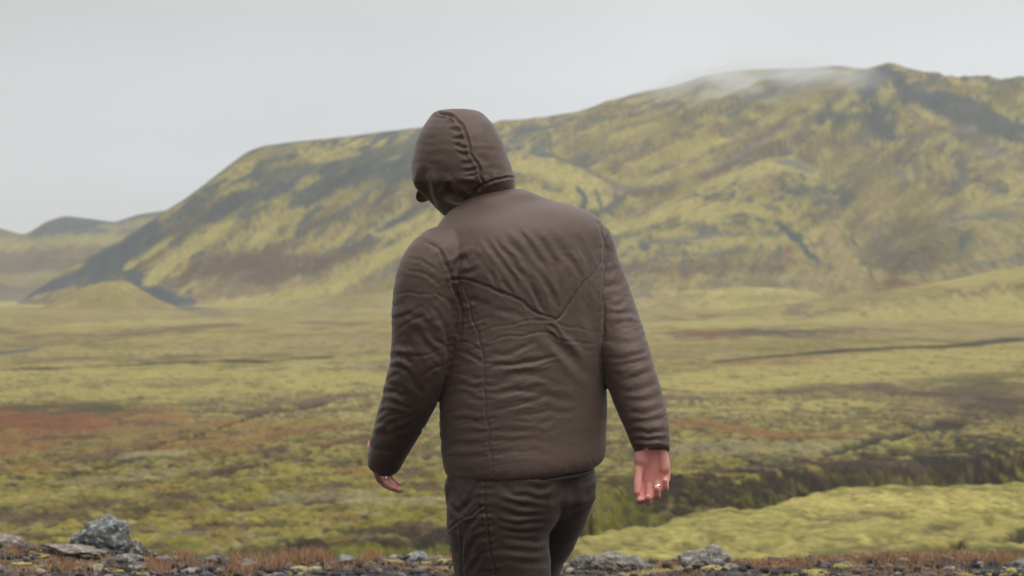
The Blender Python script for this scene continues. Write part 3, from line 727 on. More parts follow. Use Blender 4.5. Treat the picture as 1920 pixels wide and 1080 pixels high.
rock(1325, 1030, 1084, 100, 10.3, 53, 'blocky grey rock with a pointed peak standing in front of the mossy mound', (.155, .14, .12), pieces=[(-.35, -.1, .72, .8, 0), (.15, .1, .7, 1.0, .5), (.45, -.1, .6, .7, -.3)])
rock(1368, 1058, 1082, 34, 10.1, 57, 'small pinkish rock leaning on the blocky peaked rock', (.24, .20, .18), lod=4)
rock(62, 1036, 1060, 150, 10.15, 83, 'long blackish lava ledge under the rusty grass in the left corner', DRK, pieces=[(-.3, 0, .8, .8, -.05), (.4, -.2, .7, .7, .1)])
rock(130, 1050, 1074, 110, 10.0, 85, 'low dark brown lava ledge between two patches of rusty grass, below the long tan slab', (.045, .038, .035), pieces=[(-.3, .1, .8, .7, -.1), (.4, -.2, .7, .7, .0)])
rock(1652, 1054, 1074, 16, 10.5, 61, 'tiny dark upright stone sticking out of the orange grass on the right', (.08, .07, .07), lod=4)
rock(1912, 1051, 1088, 56, 10.1, 67, 'dark grey rock with a white lichened top cut by the right edge', (.13, .125, .12), pieces=[(0, 0, 1, .9, .3)])
rock(1575, 1070, 1088, 30, 10.1, 71, 'flat stone capped with yellow moss at the bottom edge right of centre', (.2, .19, .1), lod=4)
rock(1866, 1068, 1092, 34, 9.95, 73, 'black jagged stone at the bottom edge near the right corner', DRK, lod=4)
rock(1400, 1076, 1090, 26, 10.0, 75, 'small rounded grey stone right of the blocky peaked rock', GRY, lod=4)
rock(520, 1054, 1078, 44, 10.2, 77, 'rough grey brown rock half buried among orange tufts left of centre', GRY, lod=4)
rock(465, 1052, 1082, 40, 10.1, 79, 'pinkish grey rubbly rock left of the half buried grey brown one', (.20, .17, .16), lod=4)
rock(410, 1056, 1072, 50, 10.25, 81, 'thin reddish tan slab lying in orange grass left of centre', (.20, .15, .12), lod=4, pieces=[(0, 0, 1, .6, -.25)])

for q, (px, pyt, w, hgt, d, tn, lab) in enumerate([
  (20, 1050, 46, 20, 10.1, TAN, 'small tan stone half covered by rusty grass in the left corner'),
  (330, 1052, 30, 20, 10.2, GRY, 'grey stone low between the bluish stone and the reddish tan slab'),
  (365, 1066, 44, 20, 9.95, (.22, .19, .17), 'pale stone at the bottom edge under the reddish tan slab'),
  (560, 1066, 36, 18, 9.95, DRK, 'black stone at the bottom edge under the half buried grey brown rock'),
  (605, 1056, 34, 22, 10.15, TAN, 'tan stone touching the left side of the pointed pale blue-grey rock'),
  (700, 1056, 30, 20, 10.1, GRY, 'grey stone in the gap between the pointed rock and the pale knob'),
  (745, 1052, 30, 18, 10.3, DRK, 'dark stone at the left foot of the pale knob'),
  (1230, 1060, 36, 22, 10.15, GRY, 'small grey stone right of the rock pair beside the walker'),
  (1450, 1064, 30, 18, 10.15, (.06, .055, .052), 'dark stone in orange grass right of the small rounded grey stone'),
  (1700, 1064, 34, 18, 10.1, GRY, 'grey stone in orange grass right of the tiny upright stone'),
  (1780, 1060, 40, 22, 10.1, DRK, 'dark stone in orange grass between the grey stone and the black jagged one')]):
    rock(px, pyt, pyt + hgt, w, d, 101 + q * 3, lab, tn, lod=4)

# ---- gravel
def scatter(name, count, rng_, gen, mat, kindlabel, col_attr=None):
    vs, fs, cs, k = [], [], [], 0
    for i in range(count):
        v, f, c = gen(rng_)
        if v is None: continue
        vs.append(v); fs.append(f + k); k += len(v)
        cs.append(np.ones((len(v), 1)) * np.array(c))
    ob = mesh_np(name, np.concatenate(vs), np.concatenate(fs), mat, smooth=(name == 'gravel'))
    set_color(ob.data, 'tone', np.concatenate(cs))
    return tag(ob, kind='stuff')
ICO2 = ico(2)
base_peb = []
for q in range(10):
    v, f = ICO2; v = v.copy(); rq = np.random.RandomState(q)
    for _ in range(9):
        nn = nrm_(rq.normal(size=3)); h_ = rq.uniform(.45, .8); d_ = v @ nn; over = d_ > h_; v[over] -= np.outer(d_[over] - h_, nn)
    base_peb.append(v * rq.uniform(.7, 1.2, 3) * [1, 1, .7])
def pebble(rg_):
    d = 9.3 + rg_.random_sample() ** .8 * 1.5
    x = rg_.uniform(-3.1, 3.1); s_ = .0035 * math.exp(rg_.exponential(.68)); s_ = min(s_, .030)
    v = base_peb[rg_.randint(10)]; a_ = rg_.uniform(0, 6.28)
    R2 = np.array([[math.cos(a_), -math.sin(a_), 0], [math.sin(a_), math.cos(a_), 0], [0, 0, 1]])
    z = ground_z(x, d)
    t = rg_.choice(4, p=[.45, .25, .18, .12])
    c = [(.03, .027, .027), (.10, .08, .07), (.21, .17, .15), (.08, .085, .09)][t]
    return v @ R2.T * s_ + np.array([x, d, z + s_ * .3]), ICO2[1], np.array(c) * rg_.uniform(.7, 1.3)
m_peb, n, l, p, out = new_mat('gravel_stone')
at_ = n.new('ShaderNodeAttribute'); at_.attribute_name = 'tone'
l.new(at_.outputs['Color'], p.inputs['Base Color']); p.inputs['Roughness'].default_value = .9
scatter('gravel', 9000, np.random.RandomState(5), pebble, m_peb, '')

# ---- rust coloured grass and low moss cushions along the crest
m_grass, n, l, p, out = new_mat('autumn_grass')
at_ = n.new('ShaderNodeAttribute'); at_.attribute_name = 'tone'
l.new(at_.outputs['Color'], p.inputs['Base Color']); p.inputs['Roughness'].default_value = .8
p.inputs['Specular IOR Level'].default_value = .2
tr = n.new('ShaderNodeBsdfTranslucent'); l.new(at_.outputs['Color'], tr.inputs[0]); ms = n.new('ShaderNodeMixShader'); ms.inputs[0].default_value = .35
l.new(p.outputs[0], ms.inputs[1]); l.new(tr.outputs[0], ms.inputs[2]); l.new(ms.outputs[0], out.inputs['Surface'])
# where the tufts stand: (column, half width, distance, half depth, blades, height)
tufts = [(25, 22, 10.15, .15, 300, .045), (80, 30, 10.25, .12, 200, .03), (110, 30, 9.95, .15, 420, .045), (150, 40, 9.85, .12, 520, .05), (205, 12, 10.05, .1, 200, .05), (60, 50, 9.75, .1, 420, .035), (280, 28, 10.2, .12, 300, .05), (300, 30, 10.0, .12, 420, .055),
         (345, 20, 10.4, .15, 260, .07), (350, 22, 10.45, .1, 160, .08), (380, 50, 10.1, .1, 300, .05), (445, 14, 10.3, .1, 220, .07), (450, 30, 9.95, .1, 400, .06), (480, 26, 10.2, .15, 420, .07), (520, 24, 10.05, .1, 420, .07), (530, 14, 10.4, .1, 160, .07), (570, 34, 10.3, .15, 600, .085), (600, 24, 10.35, .15, 460, .08),
         (620, 16, 10.1, .1, 240, .04), (690, 24, 10.25, .12, 360, .065), (700, 16, 10.35, .1, 200, .07), (660, 30, 9.95, .08, 300, .03), (740, 40, 9.95, .08, 260, .03), (850, 36, 10.3, .15, 420, .05), (800, 60, 9.85, .1, 300, .03),
         (1000, 40, 10.2, .2, 260, .04), (1050, 20, 10.1, .1, 160, .03), (1240, 30, 10.2, .15, 420, .035), (1290, 40, 9.9, .1, 300, .03), (1420, 50, 10.2, .15, 700, .045), (1500, 50, 10.2, .2, 800, .05), (1560, 40, 10.35, .2, 600, .05), (1620, 40, 10.3, .2, 700, .055), (1680, 40, 10.35, .2, 800, .06), (1730, 40, 10.3, .2, 800, .06),
         (1795, 26, 10.45, .15, 620, .085), (1815, 30, 10.35, .2, 600, .07), (1870, 30, 10.4, .15, 620, .08), (1890, 14, 10.5, .1, 260, .09), (1760, 60, 10.0, .15, 500, .04), (1640, 90, 9.95, .15, 700, .035), (950, 60, 10.2, .2, 300, .04), (1150, 90, 9.85, .1, 300, .03)]
rg_ = np.random.RandomState(11)
bl_v, bl_f, bl_c, k = [], [], [], 0
GC = [(.34, .165, .09), (.42, .24, .14), (.24, .11, .065), (.46, .34, .21), (.38, .32, .15)]
for (px, hw, d0, hd, nb, hh) in tufts:
    for i in range(int(nb * (.75 if px < 1400 else .85))):
        d = d0 + rg_.normal() * hd * .6; x = ((px - 960) + rg_.normal() * hw * .55) / F * d
        z = ground_z(x, d); h_ = hh * rg_.uniform(.15, 1.1) * (.8 if px > 1400 else 1); w = rg_.uniform(.0010, .0024)
        a_ = rg_.uniform(0, 6.28); ln = rg_.uniform(.05, .6) * h_; la = rg_.uniform(0, 6.28)
        b0 = np.array([x, d, z - .003]); dx = np.array([math.cos(a_) * w, math.sin(a_) * w, 0]); lean = np.array([math.cos(la), math.sin(la), 0]) * ln
        mid = b0 + lean * .35 + [0, 0, h_ * .6]; tp_ = b0 + lean + [0, 0, h_]
        bl_v.append(np.array([b0 - dx, b0 + dx, mid + dx * .8, mid - dx * .8, tp_ + dx * .25, tp_ - dx * .25])); bl_f += [(k, k + 1, k + 2, k + 3), (k + 3, k + 2, k + 4, k + 5)]; k += 6
        c = np.array(GC[rg_.choice(5, p=[.28, .26, .16, .20, .10])]) * rg_.uniform(.8, 1.2); bl_c.append(np.tile(c, (6, 1)))
gr = mesh_np('grass', np.concatenate(bl_v), np.array(bl_f), m_grass, smooth=False)
set_color(gr.data, 'tone', np.concatenate(bl_c)); tag(gr, kind='stuff')

m_moss, n, l, p, out = new_mat('yellow_moss')
tc_ = n.new('ShaderNodeTexCoord'); a = noise_node(n, l, tc_.outputs['Object'], 40, 4, .7)
mx = n.new('ShaderNodeMixRGB'); mx.inputs[1].default_value = (.18, .16, .05, 1); mx.inputs[2].default_value = (.36, .32, .11, 1)
k1 = rng_node(n, l, a.outputs[0], .35, .6, 0, 1); l.new(k1.outputs[0], mx.inputs[0]); l.new(mx.outputs[0], p.inputs['Base Color']); p.inputs['Roughness'].default_value = 1
bp = n.new('ShaderNodeBump'); bp.inputs['Strength'].default_value = .9; bp.inputs['Distance'].default_value = .01; l.new(a.outputs[0], bp.inputs['Height']); l.new(bp.outputs[0], p.inputs['Normal'])
mv, mf, k = [], [], 0
for (px, d, hw, hh) in [(75, 10.1, 20, 5), (182, 9.95, 13, 7), (40, 9.9, 20, 3), (562, 10.0, 18, 6), (592, 10.02, 14, 4), (705, 10.15, 16, 4), (735, 10.1, 20, 4), (795, 10.1, 14, 3), (835, 10.2, 16, 6), (410, 10.0, 9, 5), (1575, 10.05, 15, 6), (1895, 9.95, 11, 8), (1060, 10.3, 16, 6)]:
    v, f = rock_shape(int(px * 7 + 3), (hw / F * d, hw / F * d * .9, hh / F * d), 4, .14, 0)
    x = (px - 960) / F * d
    mv.append(v + np.array([x, d, ground_z(x, d) + .002])); mf.append(f + k); k += len(v)
tag(mesh_np('moss', np.concatenate(mv), np.concatenate(mf), m_moss), kind='stuff')
# ------------------------------------------------------------------ the walker
YP = 4.75
def P(px, py, y=YP):
    return np.array([(px - 960) / F * y, y, HC + (HY - py) / F * y])
FWD = np.array([-.574, .819, 0.]); LFT = np.array([-.819, -.574, 0.]); UP = np.array([0, 0, 1.])
def nrm(v): v = np.asarray(v, float); return v / np.linalg.norm(v)

class Shell:
    """collects closed shapes that are then fused into one continuous surface"""
    def __init__(s): s.v = []; s.f = []; s.n = 0
    def add(s, v, f):
        s.v.append(v); s.f += [tuple(i + s.n for i in q) for q in f]; s.n += len(v)
    def loft(s, rings):
        m = len(rings[0]); v = np.concatenate(rings + [rings[0].mean(0)[None], rings[-1].mean(0)[None]])
        f = []
        for i in range(len(rings) - 1):
            for j in range(m):
                k = (j + 1) % m
                f.append((i * m + j, i * m + k, (i + 1) * m + k, (i + 1) * m + j))
        a = len(rings) * m
        for j in range(m):
            k = (j + 1) % m
            f.append((a, k, j)); f.append((a + 1, (len(rings) - 1) * m + j, (len(rings) - 1) * m + k))
        s.add(v, f)
    def tube(s, pts, ru, rv=None, uref=None, m=28, sub=4, expo=2.0, endround=False):
        """pts centre line, ru radius across the view, rv radius along it"""
        pts = np.array(pts, float); ru = np.array(ru, float); rv = ru if rv is None else np.array(rv, float)
        t0 = np.arange(len(pts)); t = np.linspace(0, len(pts) - 1, (len(pts) - 1) * sub + 1)
        pts, ru, rv = cr_spline(pts, t), cr_spline(ru, t), cr_spline(rv, t)
        if endround:
            e = []
            for q in (0, -1):
                d = nrm(pts[q] - pts[1 if q == 0 else -2]); rr = (ru[q] + rv[q]) / 2
                e.append((d, rr))
            pre = [(pts[0] + e[0][0] * e[0][1] * math.sin(a), math.cos(a)) for a in (1.4, 1.0, .5)]
            post = [(pts[-1] + e[1][0] * e[1][1] * math.sin(a), math.cos(a)) for a in (.5, 1.0, 1.4)]
            ru = np.concatenate([[ru[0] * c for _, c in pre], ru, [ru[-1] * c for _, c in post]])
            rv = np.concatenate([[rv[0] * c for _, c in pre], rv, [rv[-1] * c for _, c in post]])
            pts = np.concatenate([[p_ for p_, _ in pre], pts, [p_ for p_, _ in post]])
        T = np.gradient(pts, axis=0); T /= np.linalg.norm(T, axis=1, keepdims=True) + 1e-12
        ref = np.array([0, 1., 0]) if uref is None else nrm(uref)
        th = np.linspace(0, 2 * math.pi, m, endpoint=False)
        rings = []
        for p_, t_, a, b in zip(pts, T, ru, rv):
            u = nrm(np.cross(t_, ref)); v = np.cross(u, t_)
            c, sn = np.cos(th), np.sin(th)
            c = np.sign(c) * np.abs(c) ** (2 / expo); sn = np.sign(sn) * np.abs(sn) ** (2 / expo)
            rings.append(p_ + np.outer(c * a, u) + np.outer(sn * b, v))
        s.loft(rings)
    def ball(s, c, r, axes=None, m=24, k=14):
        axes = np.eye(3) if axes is None else np.array(axes)
        r = np.array(r if hasattr(r, '__len__') else (r, r, r), float)
        th = np.linspace(0, 2 * math.pi, m, endpoint=False)
        rings = []
        for a in np.linspace(-math.pi / 2 + .12, math.pi / 2 - .12, k):
            q = np.stack([np.cos(th) * math.cos(a) * r[0], np.sin(th) * math.cos(a) * r[1], np.full(m, math.sin(a) * r[2])], 1)
            rings.append(np.asarray(c) + q @ axes)
        s.loft(rings)
    def fuse(s, voxel, smooth=4, lam=.5):
        me = bpy.data.meshes.new('tmp'); me.from_pydata(np.concatenate(s.v).tolist(), [], s.f); me.update()
        o = bpy.data.objects.new('tmp', me); COL.objects.link(o)
        bmn = bmesh.new(); bmn.from_mesh(me); bmesh.ops.recalc_face_normals(bmn, faces=bmn.faces); bmn.to_mesh(me); bmn.free()
        md = o.modifiers.new('r', 'REMESH'); md.mode = 'VOXEL'; md.voxel_size = voxel; md.adaptivity = 0
        dg = bpy.context.evaluated_depsgraph_get(); dg.update()
        ev = o.evaluated_get(dg); em = ev.to_mesh()
        V = np.empty(len(em.vertices) * 3, np.float32); em.vertices.foreach_get('co', V); V = V.reshape(-1, 3).astype(float)
        Q = np.empty(len(em.loops), np.int32); em.loops.foreach_get('vertex_index', Q)
        lt = np.empty(len(em.polygons), np.int32); em.polygons.foreach_get('loop_total', lt)
        assert (lt == 4).all()
        Q = Q.reshape(-1, 4)
        ev.to_mesh_clear(); bpy.data.objects.remove(o); bpy.data.meshes.remove(me)
        for _ in range(smooth): V = relax(V, Q, lam)
        return V, Q

def cr_spline(p, t):
    p = np.array(p, float); n = len(p)
    i = np.clip(np.floor(t).astype(int), 0, n - 2); f = t - i
    g = lambda k: p[np.clip(k, 0, n - 1)]
    p0, p1, p2, p3 = g(i - 1), g(i), g(i + 1), g(i + 2)
    if p.ndim > 1: f = f[:, None]
    return .5 * ((2 * p1) + (-p0 + p2) * f + (2 * p0 - 5 * p1 + 4 * p2 - p3) * f ** 2 + (-p0 + 3 * p1 - 3 * p2 + p3) * f ** 3)

def relax(V, Q, lam=.5, w=None):
    n = len(V); e = np.concatenate([Q[:, [0, 1]], Q[:, [1, 2]], Q[:, [2, 3]], Q[:, [3, 0]]])
    cnt = np.bincount(e[:, 0], minlength=n) + np.bincount(e[:, 1], minlength=n)
    S = np.stack([np.bincount(e[:, 0], V[e[:, 1], k], n) + np.bincount(e[:, 1], V[e[:, 0], k], n) for k in range(3)], 1)
    A = S / np.maximum(cnt, 1)[:, None]
    l_ = lam if w is None else lam * w[:, None]
    return V + (A - V) * l_

def normals(V, Q):
    n_ = np.cross(V[Q[:, 2]] - V[Q[:, 0]], V[Q[:, 3]] - V[Q[:, 1]])
    N = np.stack([np.bincount(Q.ravel(), np.repeat(n_[:, k], 4), len(V)) for k in range(3)], 1)
    return N / (np.linalg.norm(N, axis=1, keepdims=True) + 1e-12)

def img(V):
    """bearing and elevation of points on the figure, in the units the reference was measured in"""
    return 960 + F * V[:, 0] / V[:, 1], HY + F * (HC - V[:, 2]) / V[:, 1]

def fold_field(px, py, folds):
    """sum of cloth folds: each a polyline with width (1/790 m) and height (mm), negative = groove"""
    h = np.zeros(len(px))
    for f in folds:
        pts, w, a = f[0], f[1], f[2]
        ridge = f[3] if len(f) > 3 else .55
        taper = f[4] if len(f) > 4 else True
        p = np.array(pts, float)
        if len(p) > 2:
            p = cr_spline(p, np.linspace(0, len(p) - 1, (len(p) - 1) * 4 + 1))
        b0, b1 = p.min(0) - 5 * w, p.max(0) + 5 * w
        s_ = np.where((px > b0[0]) & (px < b1[0]) & (py > b0[1]) & (py < b1[1]))[0]
        if not len(s_): continue
        qx, qy = px[s_], py[s_]
        sl_ = np.concatenate([[0], np.cumsum(np.hypot(*np.diff(p, axis=0).T))]); L = sl_[-1]
        best = np.full(len(s_), 1e9); sgn = np.zeros(len(s_)); tt = np.zeros(len(s_))
        for i in range(len(p) - 1):
            vx, vy = p[i + 1] - p[i]; ll = vx * vx + vy * vy + 1e-9
            t = np.clip(((qx - p[i, 0]) * vx + (qy - p[i, 1]) * vy) / ll, 0, 1)
            dx, dy = qx - p[i, 0] - t * vx, qy - p[i, 1] - t * vy
            d = np.hypot(dx, dy); m = d < best
            best = np.where(m, d, best); sgn = np.where(m, np.sign(vx * dy - vy * dx), sgn)
            tt = np.where(m, (sl_[i] + t * math.sqrt(ll)) / L, tt)
        env = (np.sin(np.clip(tt, 0.0, 1) * math.pi) ** .6 if taper else 1.0)
        u = best / w
        prof = np.exp(-u * u) * -1 + ridge * np.exp(-((u - 1.9) / .95) ** 2) * np.where(sgn > 0, 1.25, .75)
        h[s_] += -a * prof * env if a < 0 else a * prof * env * -1
    return h
# a < 0 : groove of |a| mm ; a > 0 : raised fold
def folds_mm(px, py, folds):
    g = [f for f in folds]
    h = np.zeros(len(px))
    for f in g:
        f2 = (f[0], f[1], abs(f[2])) + tuple(f[3:])
        s = -1 if f[2] < 0 else 1
        h += s * fold_field(px, py, [f2])
    return h

def pucker(px, py, line, reach, amp, wl, side=0, seed=0.):
    """small gathers standing across a seam"""
    p = cr_spline(np.array(line, float), np.linspace(0, len(line) - 1, (len(line) - 1) * 5 + 1))
    best = np.full(len(px), 1e9); s_at = np.zeros(len(px)); sg = np.zeros(len(px))
    acc = 0
    for i in range(len(p) - 1):
        vx, vy = p[i + 1] - p[i]; ll = vx * vx + vy * vy + 1e-9
        t = np.clip(((px - p[i, 0]) * vx + (py - p[i, 1]) * vy) / ll, 0, 1)
        dx, dy = px - p[i, 0] - t * vx, py - p[i, 1] - t * vy
        d = np.hypot(dx, dy); m = d < best
        best = np.where(m, d, best); s_at = np.where(m, acc + t * math.sqrt(ll), s_at); sg = np.where(m, np.sign(vx * dy - vy * dx), sg)
        acc += math.sqrt(ll)
    ends = sst(-1, 12, s_at) * sst(acc + 1, acc - 12, s_at)
    g = perlin(s_at / wl + seed, best / (reach * 2.5) + seed, 0 * px) * 1.6 + .7 * perlin(s_at / (wl * .45) + seed, best / reach, 0 * px + 5)
    k = np.exp(-(best / reach) ** 2) * sst(0, 4, best) * ends
    if side: k = k * (sg == side)
    return amp * g * k

# ---- cloth materials
def cloth(name, col, rough=.5, sheen=.25, scale=1.0, spec=.4):
    m, n, l, p, out = new_mat(name)
    tc_ = n.new('ShaderNodeTexCoord')
    a = noise_node(n, l, tc_.outputs['Object'], 9 * scale, 4, .6)
    b = noise_node(n, l, tc_.outputs['Object'], 420, 2, .5)
    mixn = n.new('ShaderNodeMixRGB'); mixn.inputs[1].default_value = (*[c * .90 for c in col], 1); mixn.inputs[2].default_value = (*[c * 1.10 for c in col], 1)
    l.new(a.outputs[0], mixn.inputs[0]); l.new(mixn.outputs[0], p.inputs['Base Color'])
    p.inputs['Roughness'].default_value = rough
    p.inputs['Specular IOR Level'].default_value = spec
    p.inputs['Specular Tint'].default_value = (1.0, .86, .78, 1)
    p.inputs['Sheen Weight'].default_value = sheen; p.inputs['Sheen Roughness'].default_value = .4
    p.inputs['Sheen Tint'].default_value = (.9, .82, .78, 1)
    bp = n.new('ShaderNodeBump'); bp.inputs['Strength'].default_value = .12; bp.inputs['Distance'].default_value = .001
    l.new(b.outputs[0], bp.inputs['Height']); l.new(bp.outputs[0], p.inputs['Normal'])
    return m
m_jacket = cloth('brown_satin_nylon', (.078, .052, .043), .52, .22, spec=.40)
m_lining = cloth('dark_lining', (.02, .017, .016), .8, .1)
m_pants = cloth('dark_brown_twill', (.030, .0205, .0175), .50, .12, spec=.40)
m_bind = cloth('hem_binding', (.05, .04, .035), .6, .2)
m_cap = cloth('brown_cap_cotton', (.22, .12, .06), .85, .2)
m_boot = cloth('dark_boot_leather', (.05, .035, .025), .6, .05)
m_sole = cloth('rubber_sole', (.015, .015, .015), .8, 0)
m_metal, n, l, p, out = new_mat('silver_metal')
p.inputs['Base Color'].default_value = (.86, .85, .80, 1); p.inputs['Metallic'].default_value = 1; p.inputs['Roughness'].default_value = .22
m_skin, n, l, p, out = new_mat('skin')
tc_ = n.new('ShaderNodeTexCoord')
a = noise_node(n, l, tc_.outputs['Object'], 38, 4, .6)
mx = n.new('ShaderNodeMixRGB'); mx.inputs[1].default_value = (.58, .19, .16, 1); mx.inputs[2].default_value = (.78, .42, .35, 1)
l.new(a.outputs[0], mx.inputs[0]); l.new(mx.outputs[0], p.inputs['Base Color'])
p.inputs['Roughness'].default_value = .6; p.inputs['Subsurface Weight'].default_value = .2
p.inputs['Subsurface Radius'].default_value = (.012, .004, .002); p.inputs['Subsurface Scale'].default_value = 1.0

# ---- joints
shL, elL, wrL = P(822, 505, 4.69), P(775, 690, 4.70), P(722, 868, 4.86)
shR, elR, wrR = P(1085, 480, 4.92), P(1172, 665, 4.80), P(1222, 842, 4.71)
hipL, knL, anL = P(945, 905, 4.73), P(945, 1240, 4.72), P(958, 1560, 4.78)
hipR, knR, anR = P(1040, 905, 4.86), P(968, 1195, 5.08), P(1010, 1455, 5.04)
neckB = P(925, 400, 4.84); headC = P(868, 292, 4.885)
FH_ = nrm([-.66, .52, -.54]); HR = nrm(np.cross(FH_, UP)); HU_ = np.cross(HR, FH_)     # the face looks left, away and down

person = bpy.data.objects.new('person', None); COL.objects.link(person)
gz = ground_z(anL[0], anL[1])
person.location = (float(anL[0]), float(anL[1]), 0)
tag(person, 'person walking away in a brown hooded padded jacket and dark trousers, arms swinging', 'person')
def ppart(name, V, Q, mat, smooth=True, parent=None, origin=None):
    o = np.array(person.location) if origin is None else np.asarray(origin)
    ob = mesh_np(name, V - o, Q, mat, parent or person, smooth)
    if origin is not None:
        base = np.array(person.location)
        ob.location = tuple(o - (base if (parent is None or parent is person) else base))
    return ob

# ---- body: one continuous surface (head with face, neck, trunk, limbs, hands)
bs_ = Shell()
AX = np.array([HR, FH_, HU_])
bs_.ball(headC + HU_ * .004, (.073, .091, .084), AX)
bs_.ball(headC + FH_ * .030 - HU_ * .060, (.055, .060, .055), AX)            # jaw
bs_.ball(headC + FH_ * .068 - HU_ * .088, (.022, .020, .018), AX, 12, 8)     # chin
bs_.tube([headC + FH_ * .090 + HU_ * .012, headC + FH_ * .108 - HU_ * .022, headC + FH_ * .092 - HU_ * .032], [.008, .014, .010], uref=HR, m=12)
for sd_ in (-1, 1):
    bs_.ball(headC + HR * .077 * sd_ - FH_ * .005 - HU_ * .01, (.010, .020, .032), AX, 12, 8)   # ears
    bs_.ball(headC + FH_ * .084 + HR * .030 * sd_ + HU_ * .022, (.020, .010, .007), AX, 12, 8)  # brows
    bs_.ball(headC + FH_ * .080 + HR * .030 * sd_ + HU_ * .002, (.013, .010, .011), AX, 12, 8)  # eyes
    bs_.ball(headC + FH_ * .068 + HR * .036 * sd_ - HU_ * .028, (.020, .016, .016), AX, 12, 8)  # cheeks
bs_.ball(headC + FH_ * .094 - HU_ * .052, (.022, .009, .006), AX, 12, 8)
bs_.ball(headC + FH_ * .090 - HU_ * .063, (.020, .009, .007), AX, 12, 8)
bs_.tube([headC - HU_ * .05 - FH_ * .02, (headC + neckB) / 2 - FH_ * .02, neckB - UP * .03], [.050, .048, .055], [.050, .050, .055])
def tring(z, c, a, b, m=40, ex=2.3, yaw=1.0, tilt=0.):
    th = np.linspace(0, 2 * math.pi, m, endpoint=False)
    cc, ss = np.cos(th), np.sin(th)
    cc = np.sign(cc) * np.abs(cc) ** (2 / ex); ss = np.sign(ss) * np.abs(ss) ** (2 / ex)
    q = np.array([c[0], c[1], z]) + np.outer(cc * a, LFT) + np.outer(ss * b, FWD)
    q[:, 2] -= tilt * cc * a
    return q
bs_.loft([tring(neckB[2] - .07, neckB, .075, .055), tring(1.42, neckB, .14, .065), tring(1.30, P(970, 0, 4.83), .15, .085), tring(1.12, P(985, 0, 4.80), .15, .10), tring(.98, P(985, 0, 4.79), .155, .11), tring(.88, P(985, 0, 4.79), .145, .11)])
def limb(a, b, c, r):
    bs_.tube([a, (a + b) / 2, b, (b + c) / 2, c], r, m=20)
limb(shL, elL, wrL, [.052, .045, .038, .036, .026]); limb(shR, elR, wrR, [.052, .045, .038, .036, .026])
bs_.tube([P(960, 890, 4.75), P(936, 985, 4.735), P(944, 1085, 4.725), P(948, 1240, 4.72), P(957, 1430, 4.76), anL], [.080, .078, .070, .052, .048, .036], m=20)
bs_.tube([P(1030, 890, 4.85), P(1012, 985, 4.905), P(978, 1085, 5.0), P(958, 1210, 5.08), P(990, 1370, 5.07), anR], [.078, .072, .062, .050, .045, .036], m=20)
for an, dr in ((anL, nrm([-.5, .85, 0])), (anR, nrm([-.5, .80, -.25]))):
    bs_.tube([an, an - UP * .030, an - UP * .034 + dr * .07, an - UP * .042 + dr * .14], [.030, .028, .026, .020], m=16, uref=(1, 0, 0), endround=True)

def hand(sh0, wrist, down, palm, thumbside, curls, lens=(.044, .026, .022), th_dir=None, spread=1.0, sc=1.08):
    """down: wrist to knuckles; palm: direction the palm faces; thumbside: towards the thumb"""
    sh = Shell()
    down, palm = nrm(down), nrm(palm); ts = nrm(np.cross(down, palm)); 
    if np.dot(ts, thumbside) < 0: ts = -ts
    w0 = wrist
    kn = wrist + down * .088
    # palm slab
    sh.tube([w0 - down * .012, w0 + down * .012, w0 + down * .045, kn - down * .004], [.022, .029, .039, .040], [.014, .016, .014, .012], uref=palm, m=26, expo=2.4, endround=True)
    sh.tube([w0 + down * .012 + ts * .020 + palm * .008, w0 + down * .040 + ts * .026 + palm * .013, w0 + down * .060 + ts * .024 + palm * .008], [.013, .017, .010], m=16, endround=True)   # ball of the thumb
    sh.tube([w0 + down * .020 - ts * .022 + palm * .006, w0 + down * .060 - ts * .026 + palm * .008], [.012, .012], m=16, endround=True)                                  # heel
    fing = []
    for k, (off, ln, rad) in enumerate(((.0290, .95, .0092), (.0096, 1.08, .0096), (-.0098, 1.0, .0092), (-.0280, .80, .0082))):
        c = curls[k]
        p0 = kn + ts * off - down * (.004 if k in (0, 2) else (.010 if k == 3 else 0))
        pts = [p0 - down * .02, p0]; ang_ = 0
        for q, L_ in enumerate(lens):
            ang_ += c[q]
            d = nrm(down * math.cos(ang_) + palm * math.sin(ang_) + ts * off * .55 * spread * (q == 0))
            pts.append(pts[-1] + d * L_ * ln)
        rr = [rad * .95, rad * 1.10, rad * 1.0, rad * .93, rad * .80]
        # straight phalanges with knuckles at the joints
        P_ = []; R_ = []
        for i in range(len(pts) - 1):
            P_ += [pts[i], pts[i] * .5 + pts[i + 1] * .5]; R_ += [rr[i], (rr[i] + rr[i + 1]) / 2 * .93]
        P_.append(pts[-1]); R_.append(rr[-1])
        sh.tube(P_, R_, m=14, uref=ts, sub=3, endround=True)
        fing.append(pts)
    tb = w0 + down * .030 + ts * .028 + palm * .006
    td = nrm(down * .72 + ts * .55 + palm * .35) if th_dir is None else nrm(th_dir)
    t1 = tb + td * .034; t2 = t1 + nrm(td + down * .35 + palm * .25) * .030; t3 = t2 + nrm(td * .6 + down * .6 + palm * .3) * .022
    sh.tube([tb - td * .012, tb, (tb + t1) / 2, t1, (t1 + t2) / 2, t2, t3], [.012, .013, .0105, .0112, .0098, .0102, .0085], m=14, sub=3, endround=True)
    for v in sh.v: v[:] = wrist + (v - wrist) * sc
    n0 = sh0.n; sh0.v += sh.v; sh0.f += [tuple(q + n0 for q in f_) for f_ in sh.f]; sh0.n += sh.n
    return [[wrist + (q - wrist) * sc for q in pts] for pts in fing]
R_ = math.radians
